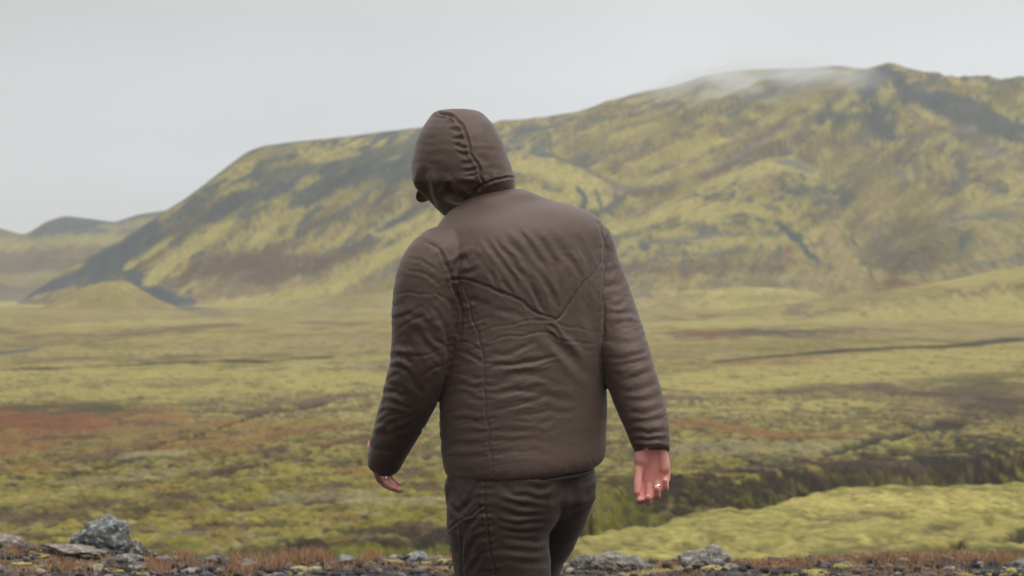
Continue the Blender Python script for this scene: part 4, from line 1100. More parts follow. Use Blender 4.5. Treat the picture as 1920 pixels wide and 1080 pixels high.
fR = hand(bs_, P(1223, 828, 4.72), [.02, .06, -1], [-.10, -1, .05], [-1, 0, 0],
          [(R_(20), R_(48), R_(34)), (R_(26), R_(58), R_(38)), (R_(32), R_(66), R_(40)), (R_(38), R_(70), R_(40))], lens=(.042, .027, .021), th_dir=(-.12, -.30, -.95), spread=.0, sc=1.05)
fL = hand(bs_, P(700, 842, 4.895), [.20, .50, -.80], [.90, -.30, .20], [-.3, .9, -.2],
          [(R_(12), R_(14), R_(10)), (R_(14), R_(18), R_(12)), (R_(16), R_(22), R_(12)), (R_(18), R_(24), R_(14))], lens=(.038, .024, .019), th_dir=(.30, .55, -.8), sc=.86)
Vb, Qb = bs_.fuse(.0026, 3, .5)
body = ppart('body', Vb, Qb, m_skin)

def ring_on(pts, i, rad, name, wd=.0022, t=.55):
    c = pts[i] * (1 - t) + pts[i + 1] * t; ax = nrm(pts[i + 1] - pts[i])
    u = nrm(np.cross(ax, [.3, .9, .2])); v = np.cross(ax, u)
    sh = Shell(); vs = []; fs = []; m, k = 36, 10
    for i_ in range(m):
        a_ = 2 * math.pi * i_ / m; rd = math.cos(a_) * u + math.sin(a_) * v
        for j_ in range(k):
            b_ = 2 * math.pi * j_ / k
            vs.append(c + rd * (rad + .0011 * math.cos(b_)) + ax * wd * math.sin(b_))
    fs = [(i_ * k + j_, i_ * k + (j_ + 1) % k, ((i_ + 1) % m) * k + (j_ + 1) % k, ((i_ + 1) % m) * k + j_) for i_ in range(m) for j_ in range(k)]
    return ppart(name, np.array(vs), np.array(fs), m_metal)
rg = ring_on(fR[2], 1, .0112, 'ring', t=.5); rg['label'] = 'silver ring on the curled finger of the right hand'
rg2 = ring_on(fL[2], 1, .0098, 'ring', t=.45); rg2['label'] = 'silver ring on the left hand'

# ---- jacket
J = Shell()
def jr(py, xl, xr, yc, k=.68, tilt=0., ex=2.35):
    w = (xr - xl) / 2 / F * yc; a = w / math.sqrt(.819 ** 2 + (k * .574) ** 2)
    c = P((xl + xr) / 2, py, yc)
    return tring(c[2], c, a, a * k, m=64, ex=ex, tilt=tilt)
hem = jr(886, 846, 1120, 4.785, .70, tilt=.02)
rings = [jr(885, 852, 1108, 4.775, .78, .07), jr(879, 844, 1120, 4.775, .79, .07), jr(860, 838, 1131, 4.78, .78, .05), jr(820, 834, 1133, 4.785, .73, .03), jr(770, 832, 1134, 4.785, .68), jr(710, 832, 1133, 4.79, .68),
         jr(650, 830, 1134, 4.80, .68), jr(590, 826, 1136, 4.81, .67), jr(540, 818, 1138, 4.815, .66, .02), jr(500, 812, 1138, 4.82, .64, .04), jr(468, 812, 1136, 4.825, .62, .05),
         jr(440, 818, 1132, 4.83, .60, .07), jr(416, 826, 1116, 4.835, .58, .08), jr(398, 838, 1084, 4.84, .58, .09), jr(381, 856, 1030, 4.85, .64, .09), jr(368, 868, 1002, 4.855, .78, .08), jr(357, 886, 977, 4.865, .9, .06)]
rr_ = cr_spline(np.array([r_.ravel() for r_ in rings]), np.linspace(0, len(rings) - 1, (len(rings) - 1) * 3 + 1))
J.loft([q.reshape(-1, 3) for q in rr_])
px2 = 1 / F * 4.72
# left sleeve
J.tube([P(915, 478, 4.80), P(842, 474, 4.725), P(808, 510, 4.69), P(799, 570, 4.685), P(795, 630, 4.69), P(785, 690, 4.70), P(766, 750, 4.735), P(744, 805, 4.79), P(727, 846, 4.84), P(721, 868, 4.865)],
       np.array([26, 54, 61, 62, 60, 56, 51, 44, 37, 33]) * px2, np.array([28, 56, 64, 66, 64, 60, 56, 50, 44, 40]) * px2, m=44)
# right sleeve
J.tube([P(1020, 462, 4.85), P(1090, 450, 4.90), P(1110, 496, 4.91), P(1132, 560, 4.89), P(1152, 620, 4.85), P(1173, 680, 4.81), P(1194, 740, 4.775), P(1211, 790, 4.745), P(1221, 828, 4.725), P(1223, 848, 4.715)],
       np.array([24, 50, 52, 55, 54, 51, 47, 43, 38, 33]) * px2, np.array([26, 56, 62, 62, 60, 58, 52, 47, 42, 38]) * px2, m=44)
# gathered, elasticated cuffs make the sleeve end roll in
Vj, Qj = J.fuse(.0030, 6, .5)
def sculpt(V, Q, folds, puckers=(), proc=None, back=True, post=1):
    N = normals(V, Q)
    for _ in range(2):
        N = relax(N, Q, .6)
    N /= np.linalg.norm(N, axis=1, keepdims=True)
    px, py = img(V)
    view = V - np.array([0, 0, HC]); view /= np.linalg.norm(view, axis=1, keepdims=True)
    face = sst(-.05, .30, -(N * view).sum(1))
    # faint warp so that no fold runs dead straight
    wx = px + 5 * perlin(px / 34, py / 34, V[:, 1] * 3) + 1.6 * perlin(px / 11, py / 11, V[:, 1] * 3 + 4)
    wy = py + 5 * perlin(px / 34 + 9, py / 34, V[:, 1] * 3) + 1.6 * perlin(px / 11 + 9, py / 11, V[:, 1] * 3 + 4)
    h = folds_mm(wx, wy, folds) if folds else 0 * px
    for a_ in puckers: h = h + pucker(px, py, *a_)
    h = h * face
    if proc is not None: h = h + proc(px, py, V, N)
    V = V + N * (h * .001)[:, None]
    for _ in range(post): V = relax(V, Q, .25)
    return V

SEAM_ARM_L = [(792, 449), (812, 458), (830, 480), (842, 505), (850, 530), (858, 560), (864, 600), (860, 650)]
SEAM_ARM_R = [(1122, 418), (1132, 450), (1134, 500), (1131, 560), (1130, 640)]
YOKE_L = [(850, 524), (880, 528), (915, 538), (950, 552), (985, 572), (1015, 592), (1040, 601)]
YOKE_R = [(1040, 601), (1060, 578), (1082, 550), (1105, 520), (1130, 490)]
SIDE = [(870, 545), (882, 580), (892, 615), (904, 655), (907, 700), (911, 760), (917, 820), (925, 892)]
SIDE2 = [(862, 640), (884, 645), (904, 656)]
g = -1
jf = [
 (SEAM_ARM_L, 3.0, -5.0, .25, True), (SEAM_ARM_R, 2.6, -2.6, .15, False), (YOKE_L, 2.4, -4.0, .08, False), (YOKE_R, 2.2, -2.8, .05, False),
 (SIDE, 2.0, -2.6, .2, False), (SIDE2, 2.0, -1.8, .2, False),
 # yoke: long pulls running down towards the point
 ([(962, 420), (985, 449), (1007, 475), (1026, 508)], 6, -3.2), ([(948, 440), (970, 470), (992, 500)], 5, -2.2), ([(905, 446), (933, 481), (958, 516), (972, 545)], 5, -2.0),
 ([(925, 445), (955, 485), (985, 525), (1004, 560)], 5, -2.4), ([(991, 515), (1004, 552), (1022, 592)], 4.5, -3.4), ([(1008, 505), (1030, 545), (1045, 580)], 5, -3.2),
 ([(985, 420), (1015, 455), (1040, 500), (1052, 545)], 6, -2.4), ([(1030, 430), (1056, 470), (1066, 520), (1060, 560)], 7, -2.2), ([(1062, 480), (1085, 520)], 5, -2.4), ([(1078, 440), (1098, 480), (1104, 515)], 6, -1.8),
 ([(892, 474), (868, 488), (850, 506)], 6, -3.6), ([(905, 500), (880, 512), (860, 518)], 5, -2.4), ([(866, 470), (880, 480), (900, 470)], 7, 2.0), ([(918, 505), (925, 522), (928, 536)], 4, -2.2), ([(940, 525), (952, 540), (958, 552)], 4, -2.0),
 ([(870, 410), (920, 395), (960, 385)], 14, -1.2), ([(1000, 400), (1060, 430), (1100, 480)], 12, -1.6), ([(1040, 395), (1090, 430), (1120, 480)], 10, -1.2),
 # below the point
 ([(1018, 616), (1038, 638), (1068, 668), (1100, 706)], 9, -5.0), ([(1046, 618), (1066, 640), (1084, 664)], 6, 2.0), ([(1024, 610), (1044, 622), (1056, 636)], 3, -2.4),
 ([(894, 623), (939, 613), (1004, 600), (1069, 613), (1127, 620)], 2.4, -1.1), ([(900, 643), (972, 630), (1017, 623), (1062, 640), (1127, 643)], 2.4, -1.3),
 ([(917, 690), (972, 682), (1043, 668)], 4, -2.8), ([(912, 670), (960, 660), (1010, 640)], 5, -1.8), ([(935, 700), (990, 688), (1040, 690)], 5, 1.8),
 ([(917, 722), (955, 708), (1004, 705), (1040, 717)], 5, -3.0), ([(915, 742), (965, 733), (1035, 724)], 4.5, -3.2), ([(960, 720), (1000, 716), (1045, 735), (1080, 740)], 6, 1.8), ([(985, 742), (1040, 745), (1080, 755)], 5, -2.4),
 ([(918, 765), (960, 757), (1020, 752)], 5, -2.4), ([(965, 780), (1037, 772), (1080, 775)], 5, -2.2), ([(920, 790), (980, 788), (1040, 794)], 5, -1.8), ([(920, 810), (972, 805), (1022, 812)], 5, -2.6), ([(940, 828), (1000, 826), (1050, 832)], 6, -1.6),
 ([(925, 850), (980, 846), (1040, 852)], 6, -1.4), ([(1060, 690), (1085, 730), (1092, 770)], 9, -2.0), ([(1090, 640), (1100, 680), (1110, 720)], 8, -1.6), ([(1100, 760), (1125, 800)], 8, -1.4),
 ([(870, 560), (900, 568), (930, 565)], 6, -1.4), ([(905, 575), (945, 582), (985, 596)], 6, -1.4), ([(1095, 560), (1105, 600), (1120, 640)], 8, -1.8),
 # side panel
 ([(866, 665), (885, 668), (903, 676)], 4, -2.2), ([(850, 700), (880, 700), (905, 712)], 5, -2.6), ([(845, 724), (875, 722), (905, 734)], 5, -2.2), ([(842, 745), (870, 740), (908, 752)], 4.5, -2.6),
 ([(840, 770), (870, 764), (908, 772)], 4, -2.0), ([(842, 790), (870, 790), (910, 794)], 4.5, -2.4), ([(843, 815), (880, 812), (914, 816)], 5, -2.0), ([(846, 838), (880, 836), (918, 842)], 5, -2.0), ([(850, 858), (890, 858), (920, 862)], 5, -1.6),
 # left sleeve
 ([(752, 500), (790, 512), (830, 532)], 3.6, -1.6), ([(752, 478), (790, 488), (828, 512)], 3.2, -1.2), ([(742, 552), (780, 550), (818, 552)], 2.6, -1.4), ([(815, 545), (826, 556), (838, 558)], 3, -1.6),
 ([(815, 575), (825, 600), (845, 625)], 5, -2.2), ([(838, 555), (850, 575), (846, 600)], 5, -3.0), ([(745, 600), (770, 592), (800, 605), (822, 640)], 6, -1.6), ([(800, 620), (820, 640), (842, 655)], 4.5, -2.4), ([(770, 610), (800, 648), (828, 680)], 7, -1.8),
 ([(735, 666), (755, 668), (775, 682)], 5, -5.5), ([(738, 655), (760, 656), (785, 662)], 5, 3.0), ([(726, 690), (745, 690), (764, 702), (785, 720)], 5, -4.5), ([(740, 700), (770, 716), (795, 740)], 5, -2.6), ([(724, 700), (735, 712), (750, 720)], 5, 2.6),
 ([(714, 738), (735, 736), (760, 744)], 5, -4.0), ([(716, 752), (745, 758), (775, 770)], 5, -2.6), ([(705, 772), (730, 770), (760, 782)], 5, -2.6), ([(700, 792), (730, 794), (756, 806)], 5, -2.2), ([(696, 815), (722, 816), (750, 828)], 5, -2.2), ([(694, 840), (720, 842), (744, 848)], 4.5, -2.6),
 ([(835, 600), (842, 640), (838, 680), (826, 710)], 6, -2.8), ([(820, 660), (812, 700), (800, 740)], 8, -2.0), ([(775, 480), (762, 520), (758, 560)], 9, 1.2),
 # right sleeve
 ([(1134, 540), (1150, 535), (1166, 538)], 5, -3.2), ([(1136, 570), (1155, 572), (1180, 560)], 5, -3.4), ([(1138, 590), (1165, 590), (1198, 586)], 4.5, -3.6), ([(1140, 615), (1165, 606), (1200, 606)], 4.5, -4.0), ([(1160, 598), (1180, 606), (1204, 600)], 5, 2.6),
 ([(1138, 640), (1170, 642), (1206, 628)], 5, -3.4), ([(1142, 668), (1180, 668), (1214, 655)], 5, -2.8), ([(1150, 690), (1190, 680), (1222, 668)], 5, -3.8), ([(1158, 712), (1195, 706), (1232, 690)], 5, -3.2), ([(1165, 732), (1200, 730), (1238, 716)], 4.5, -2.8),
 ([(1172, 752), (1208, 750), (1242, 742)], 4.5, -3.0), ([(1178, 772), (1214, 772), (1246, 764)], 4.5, -2.6), ([(1182, 792), (1220, 790), (1250, 784)], 4, -2.8), ([(1180, 808), (1215, 812), (1254, 806)], 4, -5.0), ([(1184, 822), (1220, 826), (1254, 820)], 4, -4.0), ([(1188, 838), (1220, 842), (1252, 836)], 3.6, -4.0),
 ([(1150, 500), (1165, 540)], 6, -1.8), ([(1138, 480), (1150, 470)], 5, -2.0), ([(1136, 520), (1150, 505), (1160, 510)], 5, -2.4),
]
jp = [(SEAM_ARM_L, 13, 2.2, 11, 0, 1.), (YOKE_L, 14, 1.0, 17, 0, 2.), (SIDE, 22, 1.7, 9, 0, 3.), (SEAM_ARM_R, 14, 1.2, 14, 0, 4.), (YOKE_R, 10, .8, 16, 0, 6.),
      ([(846, 888), (900, 898), (960, 900), (1050, 892), (1125, 862)], 15, 1.6, 15, 0, 5.)]
def puff(x, y, z, p=.75):
    """padded cloth: soft bulges meeting in creases"""
    n_ = perlin(x, y, z)
    return np.abs(n_ * 1.8) ** p - .45
def jproc(px, py, V, N):
    # padding plus tension lines that follow each panel
    body_ = np.maximum(sst(838, 860, px) * sst(1135, 1120, px), sst(725, 745, py) * sst(826, 832, px) * sst(1150, 1140, px))
    low = sst(590, 650, py)
    W = perlin(px / 60, py / 60, V[:, 1] * 4)
    W2 = perlin(px / 25 + 8, py / 25, V[:, 1] * 4)
    y1 = py + .22 * (px - 980) * sst(900, 1060, px) - .16 * (px - 900) * sst(700, 640, py) + 13 * W + 3 * W2
    amt = (.25 + 1.1 * sst(-.25, .45, perlin(px / 75 + 3.1, py / 55 + 1.7, V[:, 1] * 3))) * (.35 + .65 * sst(1080, 960, px)) * sst(890, 800, py * .6 + 330)
    body_s = body_
    body_ = np.maximum(body_, sst(480, 455, py))
    h = 1.7 * puff(px / 105 + 2, y1 / 21, V[:, 1] * 6) * body_ * low * amt
    h += 1.1 * puff(px / 44 + 2, y1 / 10, V[:, 1] * 6, 1) * body_ * low * amt
    up = (1 - low) * body_ * sst(385, 530, py - .15 * (px - 960))
    d = (px - 1045) * .80 - (py - 600) * .45 + 9 * W
    h += up * (1.2 * puff(d / 24, (py + px * .4) / 90, V[:, 1] * 5) * sst(-.25, .35, perlin(px / 48 + 30, py / 60, V[:, 1])) + .6 * perlin(d / 8 + 7, (py + px * .4) / 70, V[:, 1] * 5))
    # sleeves
    sl_ = 1 - body_
    dl = py + .45 * (px - 780) + 16 * W
    amt2 = .3 + .9 * sst(-.3, .35, perlin(px / 45 + 13, py / 60 + 7, V[:, 1] * 3))
    hl_ = (puff(px / 62, dl / 19, V[:, 1] * 7) * 3.2 + puff(px / 28, (py - .9 * px) / 22, V[:, 1] * 7, 1) * 1.3) * amt2
    dr = py + .18 * (px - 1180) + 10 * W
    hr_ = (puff(px / 70, dr / 21, V[:, 1] * 7) * 2.6 + 1.2 * puff(px / 35, (py + .5 * px) / 12, V[:, 1] * 7, 1)) * amt2
    fade = sst(480, 640, py)
    h += np.where(px < 862, hl_ * (.18 + .82 * fade), 0) * sl_ + np.where(px > 1100, hr_ * (.18 + .82 * fade), 0) * sl_
    yl = np.interp(px, [848, 880, 915, 950, 985, 1015, 1040, 1060, 1082, 1105, 1132], [524, 528, 538, 552, 572, 592, 601, 578, 550, 520, 488])
    h += 1.5 * sst(-3.5, 1.5, yl - py) * sst(100, 60, yl - py) * sst(846, 862, px) * sst(1134, 1124, px)      # the yoke lies over the lower panels
    h += 2.5 * perlin(V[:, 0] * 9, V[:, 1] * 9, V[:, 2] * 9)
    h += 0.3 * perlin(px / 4.5, py / 4.5, V[:, 1] * 60)
    return h
jf = [f if (np.mean([p_[1] for p_ in f[0]]) < 700 or not 860 < np.mean([p_[0] for p_ in f[0]]) < 1125 or len(f) > 3) else (f[0], f[1] * 1.2, f[2] * .45) for f in jf]
jf = [f if len(f) > 3 or np.mean([p_[0] for p_ in f[0]]) < 1136 else (f[0], f[1] * 1.1, f[2] * .62) for f in jf]
jf = [f if len(f) > 3 or np.mean([p_[0] for p_ in f[0]]) > 835 else (f[0], f[1], f[2] * .85) for f in jf]
Vj = sculpt(Vj, Qj, jf, jp, jproc)
jacket = ppart('jacket', Vj, Qj, m_jacket)

def path_tube(pts, r, mat, name, parent, closed=False, m=10, flat=1.0):
    pts = np.array(pts, float)
    t = np.linspace(0, len(pts) - 1, (len(pts) - 1) * 6 + 1); pts = cr_spline(pts, t)
    T = np.gradient(pts, axis=0); T /= np.linalg.norm(T, axis=1, keepdims=True)
    vs = []; n = len(pts)
    for p_, t_ in zip(pts, T):
        u = nrm(np.cross(t_, UP + [.01, .02, 0])); v = np.cross(u, t_)
        for j in range(m):
            a_ = 2 * math.pi * j / m
            vs.append(p_ + u * math.cos(a_) * r + v * math.sin(a_) * r * flat)
    fs = [(i * m + j, i * m + (j + 1) % m, (i + 1) * m + (j + 1) % m, (i + 1) * m + j) for i in range(n - 1) for j in range(m)]
    return ppart(name, np.array(vs), np.array(fs), mat, parent=parent)

# hem binding round the lower edge
th = np.linspace(0, 2 * math.pi, 49)
hr_ = jr(890, 854, 1106, 4.775, .77, .07)
hb = cr_spline(np.concatenate([hr_, hr_[:1]]), np.linspace(0, 64, 65))
def sub_obj(name, V, Q, mat, parent):
    ob = mesh_np(name, V - np.array(person.location), Q, mat, parent)
    return ob
def tube_np(pts, ru, m=10, closed=False):
    T = np.gradient(pts, axis=0); T /= np.linalg.norm(T, axis=1, keepdims=True); vs = []
    for p_, t_ in zip(pts, T):
        u = nrm(np.cross(t_, [.01, .02, 1])); v = np.cross(u, t_)
        for j in range(m):
            a_ = 2 * math.pi * j / m; vs.append(p_ + u * math.cos(a_) * ru[0] + v * math.sin(a_) * ru[1])
    n = len(pts)
    return np.array(vs), np.array([(i * m + j, i * m + (j + 1) % m, (i + 1) * m + (j + 1) % m, (i + 1) * m + j) for i in range(n - 1) for j in range(m)])
v_, q_ = tube_np(hb, (.006, .0055))
sub_obj('hem_binding', v_, q_, m_bind, jacket)

# ---- hood (a shell open at the face) and its stand-up collar
hrows = [(206.5, 832, 886), (208.5, 819, 896), (213, 811, 905), (222, 804, 915), (235, 795, 926), (252, 786, 936), (272, 779, 945), (292, 774.5, 951), (312, 772, 958), (330, 772, 965), (345, 775, 966), (357, 785, 964), (370, 798, 962), (384, 812, 960), (400, 828, 956), (414, 842, 950)]
m = 96; H_r = []
for i, (py, xl, xr) in enumerate(hrows):
    yc = 4.885 - .012 * max(0, (py - 330) / 40)
    c = P((xl + xr) / 2, py, yc); w = (xr - xl) / 2 / F * yc
    dp = .128 * math.sqrt(max(0.02, 1 - ((py - 318) / 118) ** 2)) if py < 318 else .128 - .0014 * max(0, min(py, 376) - 342)
    th = np.linspace(0, 2 * math.pi, m, endpoint=False); ex = 2.25
    cc, ss = np.cos(th), np.sin(th)
    cc = np.sign(cc) * np.abs(cc) ** (2 / ex); ss = np.sign(ss) * np.abs(ss) ** (2 / ex)
    q = np.array(c) + np.outer(cc * w, [1, 0, 0]) + np.outer(ss * dp, [0, 1, 0])
    H_r.append(q)
HS = Shell()
hh = cr_spline(np.array([q.ravel() for q in H_r]), np.linspace(0, len(H_r) - 1, (len(H_r) - 1) * 4 + 1))
HS.loft([q.reshape(-1, 3) for q in hh])
Vh, Qh = HS.fuse(.0026, 8, .5)
HSEAM = [(822, 211), (846, 218), (862, 236), (872, 256), (882, 280), (892, 304), (900, 324), (908, 342)]
HCOL = [(868, 378), (885, 360), (902, 349), (920, 339), (944, 331), (970, 333)]
hf = [
 (HSEAM, 2.6, -3.6, .6, False), (HCOL, 2.4, -4.5, .5, False),
 ([(874, 258), (862, 259), (846, 263)], 3.2, -3.4), ([(880, 275), (866, 275), (850, 274)], 3.4, -3.8), ([(884, 288), (870, 288), (852, 284)], 3, -2.6), ([(890, 302), (878, 306), (862, 302)], 3, -2.8), ([(896, 318), (882, 322), (866, 318)], 3.2, -3.4), ([(900, 326), (888, 332), (872, 330)], 3, -2.8),
 ([(868, 244), (858, 246), (844, 244)], 3, -2.6), ([(862, 232), (852, 234), (838, 232)], 3, -1.8), ([(850, 219), (842, 219), (836, 221)], 3, -3.4), ([(822, 210), (832, 214), (846, 217)], 2, -2),
 ([(836, 342), (842, 358), (852, 368), (868, 374)], 8, -12.0), ([(856, 376), (872, 372), (886, 372)], 5, -5.0), ([(862, 340), (868, 352), (884, 362)], 5, 3.2), ([(840, 328), (856, 342), (880, 352)], 6, -2.6), ([(900, 345), (880, 345), (860, 338)], 4, -3.0), ([(908, 345), (895, 352), (880, 358)], 4, -3.4),
 ([(795, 308), (797, 340), (806, 364), (820, 392)], 7, -6.0), ([(812, 320), (815, 345), (828, 370)], 8, 2.0), ([(828, 330), (822, 350), (832, 376)], 6, -3.0), ([(781, 330), (786, 350), (797, 364)], 5, 1.5),
 ([(912, 228), (925, 250), (936, 275)], 8, -1.6), ([(905, 290), (912, 310), (914, 328)], 7, -1.6), ([(925, 300), (930, 320)], 8, -1.2),
]
hp = [(HSEAM, 16, 1.8, 8, 1, 1.5), (HSEAM, 7, 1.0, 8, -1, 2.5), (HCOL, 9, 2.2, 10, 0, 3.)]
def hproc(px, py, V, N):
    return 2.2 * perlin(V[:, 0] * 13, V[:, 1] * 13, V[:, 2] * 13) + .3 * perlin(px / 4.5, py / 4.5, V[:, 1] * 60) + 1.0 * perlin(px / 30, py / 12, V[:, 1] * 10)
hf = [f if len(f) > 3 or f[2] < -5 else (f[0], f[1], f[2] * .75) for f in hf]
Vh = sculpt(Vh, Qh, hf, hp, hproc)
def cut(V, Q, keep):
    kq = keep[Q].all(1); Q2 = Q[kq]; used = np.unique(Q2); mp_ = -np.ones(len(V), int); mp_[used] = np.arange(len(used))
    return V[used], mp_[Q2]
rel = Vh - headC
a_, b_, c_ = rel @ FH_, rel @ HR, (rel @ HU_)
opening = (a_ > .035) & ((b_ / .062) ** 2 + ((c_ + .012) / .088) ** 2 < 1)
rel_py = img(Vh)[1]
# bottom of the hood tucks into the collar
bottom = (Vh[:, 2] < P(0, 404, 4.88)[2])
# the hood ends at its seam; below it the same cloth stands up as the collar
hx, hy = img(Vh)
seam_y = np.interp(hx, [840, 858, 868, 885, 902, 920, 944, 970], [430, 392, 378, 360, 349, 339, 331, 333])
below = hy > seam_y
Vh2, Qh2 = cut(Vh, Qh, ~(opening | bottom | (hy > seam_y + 1.5)))
Vc, Qc = cut(Vh + normals(Vh, Qh) * .0006, Qh, ~(opening | bottom) & (hy > seam_y - 2.5))
hood = sub_obj('hood', Vh2, Qh2, m_jacket, jacket)
hood.data.materials.append(m_lining)
sm_ = hood.modifiers.new('thickness', 'SOLIDIFY'); sm_.thickness = .006; sm_.offset = -1; sm_.material_offset = 1; sm_.material_offset_rim = 0

sub_obj('collar', Vc, Qc, m_jacket, jacket)

# ---- cap under the hood: crown and brim
CP = Shell(); capC = headC + HU_ * .010 + FH_ * .004
CP.ball(capC, (.080, .098, .080), AX)
Vcp, Qcp = CP.fuse(.004, 2)
cap = ppart('cap', Vcp, Qcp, m_cap)
bl_ = []; nb2 = 15
tip = P(781, 370, 4.90)
bc = headC + FH_ * .078 + HU_ * .045
bd = nrm(tip - bc); bl_len = float(np.linalg.norm(tip - bc))
bw = nrm(np.cross(bd, HU_)); bn = np.cross(bw, bd)
vs = []
for s_ in (0, 1):
    for i in range(10):
        t_ = i / 9
        for j in range(nb2):
            u_ = (j / (nb2 - 1) - .5) * 2
            ln_ = bl_len * math.sqrt(max(0, 1 - .55 * abs(u_) ** 2.4))
            vs.append(bc + bd * t_ * ln_ + bw * u_ * .070 - bn * (.016 * u_ * u_) + bn * (.002 if s_ else -.002))
fs = []
N1 = 10 * nb2
for i in range(9):
    for j in range(nb2 - 1):
        a = i * nb2 + j
        fs.append((a, a + 1, a + nb2 + 1, a + nb2)); fs.append((N1 + a, N1 + a + nb2, N1 + a + nb2 + 1, N1 + a + 1))
edge = [j for j in range(nb2)] + [i * nb2 + nb2 - 1 for i in range(1, 10)] + [9 * nb2 + j for j in range(nb2 - 2, -1, -1)] + [i * nb2 for i in range(8, 0, -1)]
for a, b in zip(edge, edge[1:] + edge[:1]): fs.append((a, N1 + a, N1 + b, b))
sub_obj('brim', np.array(vs), np.array(fs), m_cap, cap)

# ---- trousers
T_ = Shell()
T_.loft([jr(820, 866, 1100, 4.79, .58), jr(870, 850, 1108, 4.79, .60), jr(905, 840, 1116, 4.79, .64), jr(940, 842, 1112, 4.79, .70), jr(968, 870, 1085, 4.79, .66), jr(985, 905, 1050, 4.79, .6)])
T_.tube([P(955, 880, 4.74), P(947, 930, 4.74), P(936, 985, 4.735), P(938, 1030, 4.73), P(944, 1085, 4.725), P(948, 1160, 4.72), P(948, 1240, 4.72), P(952, 1330, 4.74), P(957, 1430, 4.76), P(960, 1530, 4.775), P(960, 1575, 4.78)],
        np.array([105, 110, 99, 93, 90, 84, 76, 74, 70, 66, 64]) * px2, np.array([105, 112, 110, 104, 98, 90, 82, 80, 76, 72, 70]) * px2, m=44)
T_.tube([P(1040, 880, 4.84), P(1030, 930, 4.86), P(1012, 985, 4.905), P(992, 1030, 4.95), P(978, 1085, 5.0), P(965, 1150, 5.05), P(958, 1210, 5.08), P(970, 1290, 5.085), P(990, 1370, 5.07), P(1006, 1440, 5.05), P(1010, 1462, 5.045)],
        np.array([84, 84, 79, 74, 70, 66, 62, 60, 57, 54, 53]) * px2, np.array([100, 100, 96, 90, 86, 80, 74, 70, 66, 62, 60]) * px2, m=44)
Vt, Qt = T_.fuse(.0034, 6, .5)
TS = [(910, 893), (910, 930), (911, 975), (915, 1010), (922, 1040), (926, 1082)]
PK = [(840, 992), (858, 980), (880, 966), (908, 950)]
tf = [
 (TS, 2.0, -2.6, .6, False), (PK, 2.0, -2.6, .6, False), ([(868, 975), (868, 1000), (866, 1040), (872, 1080)], 2.4, -2.4, .5, False),
 ([(845, 900), (856, 930), (868, 952)], 5, -2.8), ([(905, 900), (885, 930), (862, 955)], 5, -2.6), ([(900, 930), (880, 945), (850, 962)], 4.5, -3.0), ([(842, 940), (858, 960), (870, 968)], 5, -3.0), ([(905, 960), (880, 985), (872, 1010)], 5, -2.8),
 ([(905, 1000), (885, 1020), (872, 1050)], 5, -2.6), ([(908, 1035), (890, 1060), (884, 1085)], 5, -3.0), ([(850, 1000), (860, 1020), (866, 1050)], 5, -2.8), ([(905, 975), (895, 990), (885, 1000)], 4, -2),
 ([(1056, 900), (1046, 925), (1032, 946)], 6, -5.0), ([(1050, 905), (1020, 915), (985, 912)], 6, -2.6), ([(1040, 935), (1005, 935), (960, 925)], 5, -2.8), ([(1030, 950), (990, 950), (940, 940)], 5, -3.0), ([(1026, 962), (985, 966), (935, 958)], 5, -3.0),
 ([(1024, 978), (980, 984), (930, 976)], 5, -2.6), ([(1024, 995), (980, 1000), (935, 992)], 5, -2.8), ([(1026, 1012), (985, 1014), (940, 1008)], 5, -2.4), ([(1028, 1030), (990, 1034), (940, 1026)], 5, -2.0), ([(1030, 1055), (990, 1056), (945, 1048)], 6, -1.8),
 ([(1060, 895), (1075, 930), (1075, 970)], 9, -3.0), ([(935, 905), (960, 925), (985, 935)], 6, -1.6),
]
tp = [(TS, 14, 2.6, 9, 0, 1.), (PK, 8, 1.6, 9, 0, 2.)]
def tproc(px, py, V, N):
    h = 2.4 * perlin(V[:, 0] * 10, V[:, 1] * 10, V[:, 2] * 22) + 1.2 * perlin(V[:, 0] * 22, V[:, 1] * 22, V[:, 2] * 50) + .3 * perlin(px / 4.5, py / 4.5, V[:, 1] * 60)
    kn = np.exp(-((py - 1230) / 60) ** 2) + np.exp(-((py - 1530) / 50) ** 2)
    return h + 4 * kn * perlin(px / 70, py / 14, V[:, 1] * 6)
tf = [f if len(f) > 3 else (f[0], f[1], f[2] * .72) for f in tf]
Vt = sculpt(Vt, Qt, tf, tp, tproc)
trousers = ppart('trousers', Vt, Qt, m_pants)

# ---- boots
def boot(an, dr, floor):
    B_ = Shell(); side = nrm(np.cross(dr, UP))
    a = np.array(an); base = floor + .03
    B_.tube([a + UP * .05, a - UP * .0, np.array([a[0], a[1], base + .045])], [.058, .060, .058], [.058, .062, .062], m=24)
    heel = np.array([a[0], a[1], base + .03]) - dr * .045
    B_.tube([heel, heel + dr * .07 + UP * .01, heel + dr * .14 + UP * .006, heel + dr * .21 - UP * .002, heel + dr * .265 - UP * .006], [.040, .046, .048, .050, .034], [.040, .046, .040, .032, .024], uref=UP, m=24, endround=True)
    Vv, Qq = B_.fuse(.005, 3)
    bt = ppart('boot', Vv, Qq, m_boot)
    S_ = Shell(); z0_ = np.array([0, 0, floor + .015])
    pts = [heel - dr * .02, heel + dr * .07, heel + dr * .14, heel + dr * .21, heel + dr * .285]
    pts = [np.array([q[0], q[1], floor + .017]) for q in pts]
    S_.tube(pts, [.036, .046, .045, .052, .030], [.016] * 5, uref=UP, m=24, expo=4)
    Vv, Qq = S_.fuse(.005, 1)
    sub_obj('sole', Vv, Qq, m_sole, bt)
boot(anL, nrm([-.5, .86, 0]), ground_z(anL[0], anL[1]))
boot(anR, nrm([-.5, .86, 0]), anR[2] - .105)
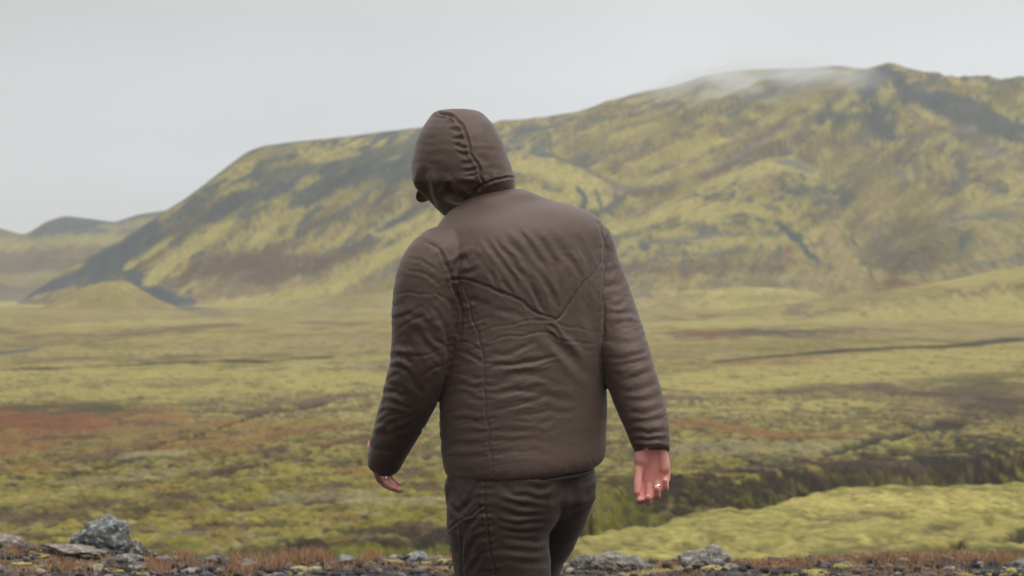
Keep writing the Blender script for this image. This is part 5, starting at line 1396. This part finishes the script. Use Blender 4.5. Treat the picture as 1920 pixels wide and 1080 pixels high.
# ------------------------------------------------------------------ air
def box(name, x0, x1, y0, y1, z0, z1, mat):
    v = np.array([(x, y, z) for x in (x0, x1) for y in (y0, y1) for z in (z0, z1)], float)
    f = np.array([(0, 1, 3, 2), (4, 6, 7, 5), (0, 4, 5, 1), (2, 3, 7, 6), (0, 2, 6, 4), (1, 5, 7, 3)])
    return mesh_np(name, v, f, mat, smooth=False)
mh = bpy.data.materials.new('haze_air'); mh.use_nodes = True
n, l = mh.node_tree.nodes, mh.node_tree.links
n.clear()
out = n.new('ShaderNodeOutputMaterial'); pv = n.new('ShaderNodeVolumePrincipled')
pv.inputs['Color'].default_value = (.80, .84, .88, 1)
pv.inputs['Density'].default_value = HAZE_DENSITY
pv.inputs['Anisotropy'].default_value = 0.0
l.new(pv.outputs[0], out.inputs['Volume'])
zmax = float(Z.max()) + 6
hz = box('haze', -9100, 9100, -9100, 9100, float(Z.min()) - 1, zmax, mh)
tag(hz, kind='stuff')

# mist hanging on the summit of the right-hand mountain
mm_ = bpy.data.materials.new('summit_mist'); mm_.use_nodes = True
n, l = mm_.node_tree.nodes, mm_.node_tree.links
n.clear()
out = n.new('ShaderNodeOutputMaterial'); pv = n.new('ShaderNodeVolumePrincipled')
pv.inputs['Color'].default_value = (.88, .90, .92, 1)
tc_ = n.new('ShaderNodeTexCoord')
ln_ = n.new('ShaderNodeVectorMath'); ln_.operation = 'LENGTH'
l.new(tc_.outputs['Object'], ln_.inputs[0])
fo = rng_node(n, l, ln_.outputs['Value'], 1.0, .1, 0, 1)
mpn = n.new('ShaderNodeMapping'); mpn.inputs['Scale'].default_value = (1.6, 1.2, 1.3); l.new(tc_.outputs['Object'], mpn.inputs[0])
nn_ = noise_node(n, l, mpn.outputs[0], 1.6, 4, .6)
n2 = rng_node(n, l, nn_.outputs[0], .34, .62, 0, 1)
mu = n.new('ShaderNodeMath'); mu.operation = 'MULTIPLY'; l.new(fo.outputs[0], mu.inputs[0]); l.new(n2.outputs[0], mu.inputs[1])
mu2 = n.new('ShaderNodeMath'); mu2.operation = 'MULTIPLY'; l.new(mu.outputs[0], mu2.inputs[0]); mu2.inputs[1].default_value = .024
l.new(mu2.outputs[0], pv.inputs['Density']); l.new(pv.outputs[0], out.inputs['Volume'])
v_, f_ = ICO4
mist = mesh_np('mist', v_, f_, mm_)
mist.location = tuple(at_crest(1430, 192, 2480.)); mist.scale = (170, 300, 50)
tag(mist, kind='stuff')
